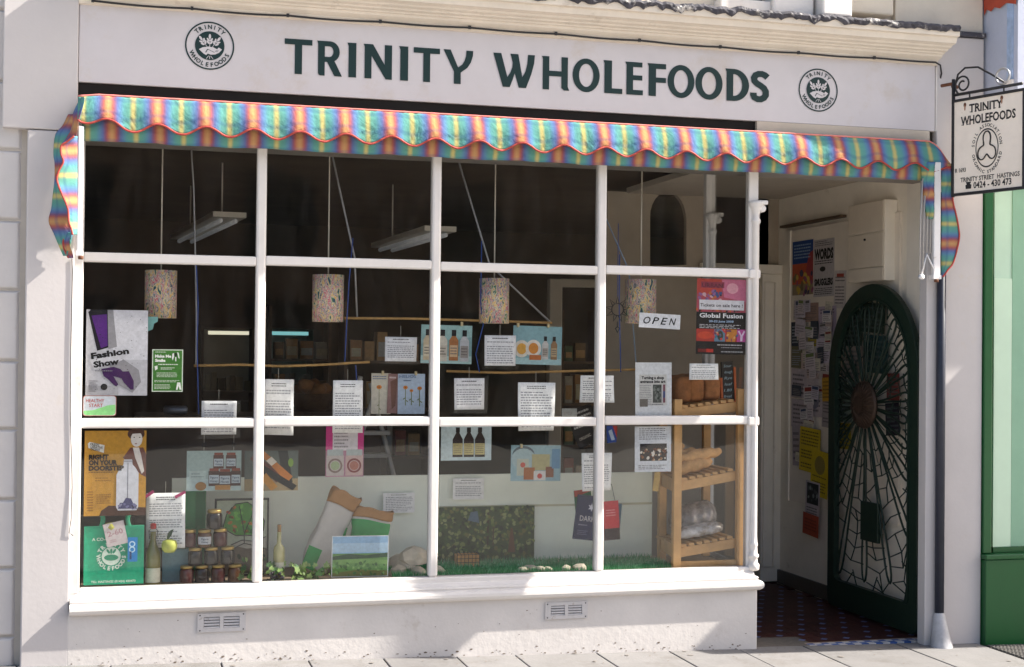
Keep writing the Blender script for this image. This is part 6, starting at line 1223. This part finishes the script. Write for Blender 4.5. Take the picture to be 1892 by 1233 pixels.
# stones
ST = mat('pale_stone', S('#c9beac'), .8, .2, 14, .5, 30, rnd=.12); rg = random.Random(4)
def stone(label, x, y, z, r, cut=False, group='stones on the grass'):
    bm = bmesh.new(); bmesh.ops.create_icosphere(bm, subdivisions=2, radius=r)
    sx, sy, sz = rg.uniform(.85, 1.25), rg.uniform(.7, 1.0), rg.uniform(.6, .85); a = rg.uniform(0, 3)
    for v in bm.verts:
        k = 1+rg.uniform(-.10, .10); v.co = V3((v.co.x*sx*k, v.co.y*sy*k, v.co.z*sz*k)); 
        if v.co.z < -.35*r: v.co.z = -.35*r
    me = bpy.data.meshes.new('stone'); bm.to_mesh(me); bm.free(); me.materials.append(ST)
    o = bpy.data.objects.new('stone', me); COL.objects.link(o); o.location = (x, y, z+.35*r); o.rotation_euler = (0, 0, a); return tag(o, label, 'stone', group)
for u, Y, dz, r, lab in ((735, .20, 0, .055, 'front left stone of the pile in the second column'), (772, .16, 0, .055, 'front middle stone of the pile in the second column'), (806, .2, 0, .05, 'front right stone of the pile, half behind the mullion'), (742, .36, 0, .08, 'dark upper stone at the back left of the pile'), (765, .35, .04, .085, 'large pale stone topping the pile in the second column')):
    stone(lab, place(u, Y), Y, ZD+dz, r, group='stone pile')
for u, Y, r, lab in ((965, .14, .036, 'first small stone on the grass, at the right end of the woodland picture'), (980, .17, .040, 'second small stone on the grass from the left'), (998, .13, .034, 'third small stone on the grass from the left'), (1012, .13, .030, 'fourth small stone on the grass from the left'), (1046, .13, .036, 'fifth small stone, lying before the chocolate bars'), (1071, .12, .046, 'largest pale stone on the grass beside the third mullion'), (1180, .2, .018, 'tiny stone on the grass left of the bread rack'), (1215, .12, .018, 'tiny stone on the grass at the foot of the bread rack')):
    stone(lab, place(u, Y), Y, ZD, r)
# wire crate
p0 = P(840, 1040, .42); t = thing('wire_crate', 'little wooden crate under black wire mesh before the woodland picture', 'crate', (place(862, .42), .42, ZD)); xc = place(862, .42)
b = MB(); b.box(xc-.065, xc+.065, .38, .46, ZD+.004, ZD+.075, mat('crate_wood', S('#d8a05c'), .7, .2, 20)); obj('box', b, t, bevel=.004)
for i in range(7): b = MB(); x = xc-.066+i*.022; b.tube([(x, .376, ZD), (x, .376, ZD+.08), (x, .464, ZD+.08)], .002, IRON, 4); obj('wire', b, t)
for i in range(4): b = MB(); z = ZD+.01+i*.022; b.tube([(xc-.07, .375, z), (xc+.07, .375, z)], .002, IRON, 4); obj('wire', b, t)
# ivy and grapes
IV = mat('ivy_leaf', S('#8aa860'), .5, .3, 40, rnd=.35); IVD = mat('ivy_dark', S('#3f6a34'), .5, .3, 40, rnd=.3)
def leaf_mesh(m):
    pts = [(0, 0), (.35, -.12), (.55, .10), (.42, .28), (.62, .52), (.30, .52), (0, 1), (-.30, .52), (-.62, .52), (-.42, .28), (-.55, .10), (-.35, -.12)]
    b = MB(); b.add([(x, y, .10*abs(x)+.12*y*(1-y)) for x, y in pts]+[(0, .4, .0)], [(i, (i+1) % 12, 12) for i in range(12)], m); return b.mesh('ivy_leaf')
lm = [leaf_mesh(IV), leaf_mesh(IV), leaf_mesh(IVD)]; rg = random.Random(21)
def ivy(label, u0, u1, Y, nl, zmax):
    x0, x1 = place(u0, Y), place(u1, Y); t = thing('ivy_spray', label, 'plant', ((x0+x1)/2, Y, ZD), 'ivy sprays')
    pts = [(x0+(x1-x0)*i/8, Y+rg.uniform(-.03, .03), ZD+.02+rg.uniform(0, zmax*.5)) for i in range(9)]; b = MB(); b.tube(pts, .003, pm('#5a5a34'), 5); obj('stem', b, t)
    for i in range(nl):
        x = rg.uniform(x0, x1); s = rg.uniform(.022, .042)
        inst('leaf', lm[rg.randrange(3)], (x, Y+rg.uniform(-.06, .05), ZD+.012+zmax*rg.random()), t, (R_(rg.uniform(30, 110)), rg.uniform(-.6, .6), rg.uniform(-1.2, 1.2)), (s, s, s))
ivy('trailing ivy with grapes at the left of the second column', 488, 560, .11, 26, .08); ivy('trailing ivy spilling in front of the tilted sack', 548, 618, .10, 34, .07); ivy('dark ivy trailing beside the right end of the jars', 440, 478, .13, 18, .12)
xg_ = place(508, .08); t = thing('grape_bunch', 'small bunch of black grapes lying among the ivy', 'grapes', (xg_, .08, ZD)); b = MB(); b.lathe((0, 0, -.011), [(.002, 0), (.008, .003), (.011, .011), (.008, .019), (.002, .022)], mat('grape_skin', S('#26242c'), .35, .2, 30), 10); gm = b.mesh('grape')
for i in range(26): inst('grape', gm, (xg_+rg.uniform(-.04, .04), .08+rg.uniform(-.025, .03), ZD+.011+.02*rg.randrange(3)), t)

# ------------------------------------------------------------------ bread rack
WD = mat('pine', S('#c69a66'), .55, .16, 9, .15, 30, rnd=.06)
YK0, YK1 = .06, .46
xA, xB = place(1249, YK0), place(1366, YK0)
rk = thing('bread_rack', 'pine bread rack with slatted sloping shelves in the corner of the window', 'rack', ((xA+xB)/2, .2, ZD))
zA1, zB1 = P(1249, 738, YK0).z, P(1366, 718, YK0).z
for x, y, z in ((xA, YK0, zA1), (xB, YK0, zB1), (place(1222, YK1), YK1, zA1+.05), (xB, YK1+.1, zB1)):
    b = MB(); b.box(x-.024, x+.024, y-.018, y+.018, ZD, z, WD); obj('post', b, rk, bevel=.003)
b = MB(); b.box(xA+.025, xB-.025, YK0-.008, YK0+.012, ZD, ZD+.05, WD); obj('bottom_rail', b, rk, bevel=.003)
def shelf(zL, zR, dep=.40, nsl=7):
    # a side bearer and slats running back, falling towards the viewer's left
    b = MB(); y0, y1 = YK0+.02, YK0+.045
    b.add([(x, y, z) for x, zz in ((xA+.02, zL), (xB-.02, zR)) for y in (y0, y1) for z in (zz-.028, zz+.028)], [(0, 1, 3, 2), (4, 6, 7, 5), (0, 4, 5, 1), (2, 3, 7, 6), (0, 2, 6, 4), (1, 5, 7, 3)], WD); obj('shelf_bearer', b, rk, bevel=.002)
    b = MB(); b.add([(x, y+dep*.9, z) for x, zz in ((place(1222, YK1)+.02, zL), (xB-.02, zR)) for y in (y0, y1) for z in (zz-.028, zz+.028)], [(0, 1, 3, 2), (4, 6, 7, 5), (0, 4, 5, 1), (2, 3, 7, 6), (0, 2, 6, 4), (1, 5, 7, 3)], WD); obj('shelf_bearer', b, rk)
    for i in range(nsl):
        f = (i+.5)/nsl; x = xA+.03+(xB-xA-.06)*f; z = zL+(zR-zL)*f; b = MB(); b.box(x-.017, x+.017, y0-.004, y0+dep, z+.030, z+.046, WD); obj('slat', b, rk, bevel=.002)
    b = MB(); b.add([(x, y, z) for x, y in ((xA-.012, y0), (xA+.012, y0), (place(1222, YK1)-.012, YK1-.02), (place(1222, YK1)+.012, YK1-.02)) for z in (zL-.03, zL+.045)], [(0, 1, 3, 2), (4, 6, 7, 5), (0, 4, 5, 1), (2, 3, 7, 6), (0, 2, 6, 4), (1, 5, 7, 3)], WD); obj('side_board', b, rk)
zs1 = (P(1258, 765, YK0).z, P(1358, 752, YK0).z); zs2 = (P(1258, 900, YK0).z, P(1358, 880, YK0).z); zs3 = (P(1258, 1026, YK0).z+.01, P(1358, 1005, YK0).z)
for z_ in (zs1, zs2, zs3): shelf(*z_)
CR = mat('loaf_crust', S('#8f5c34'), .85, .35, 22, .4, 40, rnd=.12); CRB = mat('baguette_crust', S('#cf9f68'), .75, .25, 20, .4, 40, rnd=.1)
def loaf(label, c, lx, ly, h):
    c = V3(c)
    def fn(a, q):
        e = (1-abs(2*q-1)**7)**(1/2.6) if 0 < q < 1 else 0.0; th = 2*math.pi*a; cx_, sz_ = math.cos(th), math.sin(th)
        r = (abs(cx_)**5+abs(sz_)**4)**(-1/4.5); top = 1.14 if sz_ > 0 else .86
        return c+V3((cx_*r*lx/2*e, (q-.5)*ly, h*.45+sz_*r*h/2*top*e+.003*math.sin(q*13+a*9)*e))
    b = MB(); b.grid(fn, 28, 30, CR); o = obj('loaf', b); return tag(o, label, 'bread', 'loaves on the bread rack')
for i, (u, lab) in enumerate(((1258, 'left loaf of brown bread on the top of the rack, behind the post'), (1281, 'middle loaf of brown bread on the top of the rack'), (1311, 'right loaf of brown bread on the top of the rack'))):
    f = (place(u, YK0+.05)-xA)/(xB-xA); loaf(lab, (place(u, YK0+.12), YK0+.20, zs1[0]+(zs1[1]-zs1[0])*f+.047), .104, .25, .165)
def baguette(label, x0, x1, y, z0, z1, r):
    pts, rs = [], []
    for i in range(15):
        q = i/14; pts.append((x0+(x1-x0)*q, y+.03*q, z0+(z1-z0)*q+.006*math.sin(q*20))); rs.append(r*max(.15, math.sin(math.pi*(.06+.88*q))**.45))
    b = MB(); b.tube(pts, rs, CRB, 12); return tag(obj('baguette', b), label, 'bread', 'baguettes on the bread rack')
baguette('front baguette on the middle shelf of the rack', xA+.02, xB-.13, YK0+.10, zs2[0]+.085, zs2[1]+.080, .040); baguette('baguette resting across the front one on the middle shelf', xA+.0, xB-.16, YK0+.17, zs2[0]+.15, zs2[1]+.13, .036); baguette('short baguette lying on top of the pile on the middle shelf', xA+.05, xB-.06, YK0+.12, zs2[0]+.15, zs2[1]+.135, .036); baguette('hindmost baguette on the middle shelf of the rack', xA-.04, xB-.24, YK0+.26, zs2[0]+.15, zs2[1]+.16, .034)
# bread wrapped in clear film on the lowest shelf
CF = mat('clear_film', (.50, .48, .47), .12, .4, 9, 1.0, 24, spec=.9, stain=((.20, .15, .11), 6, .46, .60))
for lab, x0, x1, y, z0, z1, r in (('loaf in shiny clear film at the front of the lowest rack shelf', xA+.03, xB-.05, YK0+.13, zs3[0]+.085, zs3[1]+.085, .055), ('dark loaf in film at the back of the lowest rack shelf', place(1222, YK1)+.02, xB-.04, YK0+.29, zs3[0]+.135, zs3[1]+.145, .115)):
    rg = random.Random(int(x0*100)); b = MB()
    def fn(a, q):
        th = 2*math.pi*a; rr = r*(1-abs(2*q-1)**4)**.4*(1+.05*math.sin(a*12.57+q*17)*math.sin(q*13)+.03*math.sin(a*31.4-q*23)) if 0 < q < 1 else .004
        return V3((x0+(x1-x0)*q, y+math.cos(th)*rr*1.1, z0+(z1-z0)*q+max(math.sin(th), -.55)*rr*.8))
    b.grid(fn, 40, 44, CF if y < .25 else mat('dark_film', (.26, .23, .22), .22, .5, 18, 1.0, 24, spec=.7)); tag(obj('wrapped_loaf', b), lab, 'bread', 'wrapped bread on the rack')
b = MB(); fr = Fr(P(1213, 890, YK0-.01), rot=-.12); b.fbox(fr, -.018, .018, -.055, .055, 0, .001, pm('#a88a50')); o = tag(obj('shelf_ticket', b), 'brown ticket hanging from the left end of the middle rack shelf', 'ticket'); b = MB(); draw(b, fr, .036, .11, [('l', .15, .1, .85, .9, 8, '#6b5428')], .0005); obj('print', b, o, fix=False)
# chalkboard
c = P(1345, 705, .22); fr = Fr(c, rot=.06); w, h = .075, .235; t = thing('chalkboard', 'narrow chalkboard in an orange wooden frame standing on the bread rack', 'chalkboard', (c.x, .22, c.z-h/2))
b = MB(); b.fbox(fr, -w/2, w/2, -h/2, h/2, -.012, 0, pm('#15181a')); obj('slate', b, t)
b = MB(); OR = mat('orange_wood', S('#a8501e'), .6, .2, 20)
for r in ((-w/2-.014, -w/2, -h/2-.014, h*.1), (w/2, w/2+.014, -h/2-.014, h*.35), (-w/2, w/2, -h/2-.014, -h/2), (-w/2-.02, w/2+.02, -h/2-.03, -h/2-.015)): b.fbox(fr, *r, -.014, .006, OR)
obj('frame', b, t)
b = MB(); CH = pm('#8fa8b8')
for i, s in enumerate(('Sour', 'dough', 'Rye', 'loaf', '1.80', 'Bread')): put_text(b, fr, s, random.uniform(-.006, .006), h*.36-i*.036, .016, .001, CH, 'c', 0, .05, 1, .2)
obj('chalk_writing', b, t, fix=False)
b = MB(); b.box(c.x-.09, c.x+.09, .205, .235, c.z-h/2-.052, c.z-h/2-.031, WD); obj('foot', b, t)
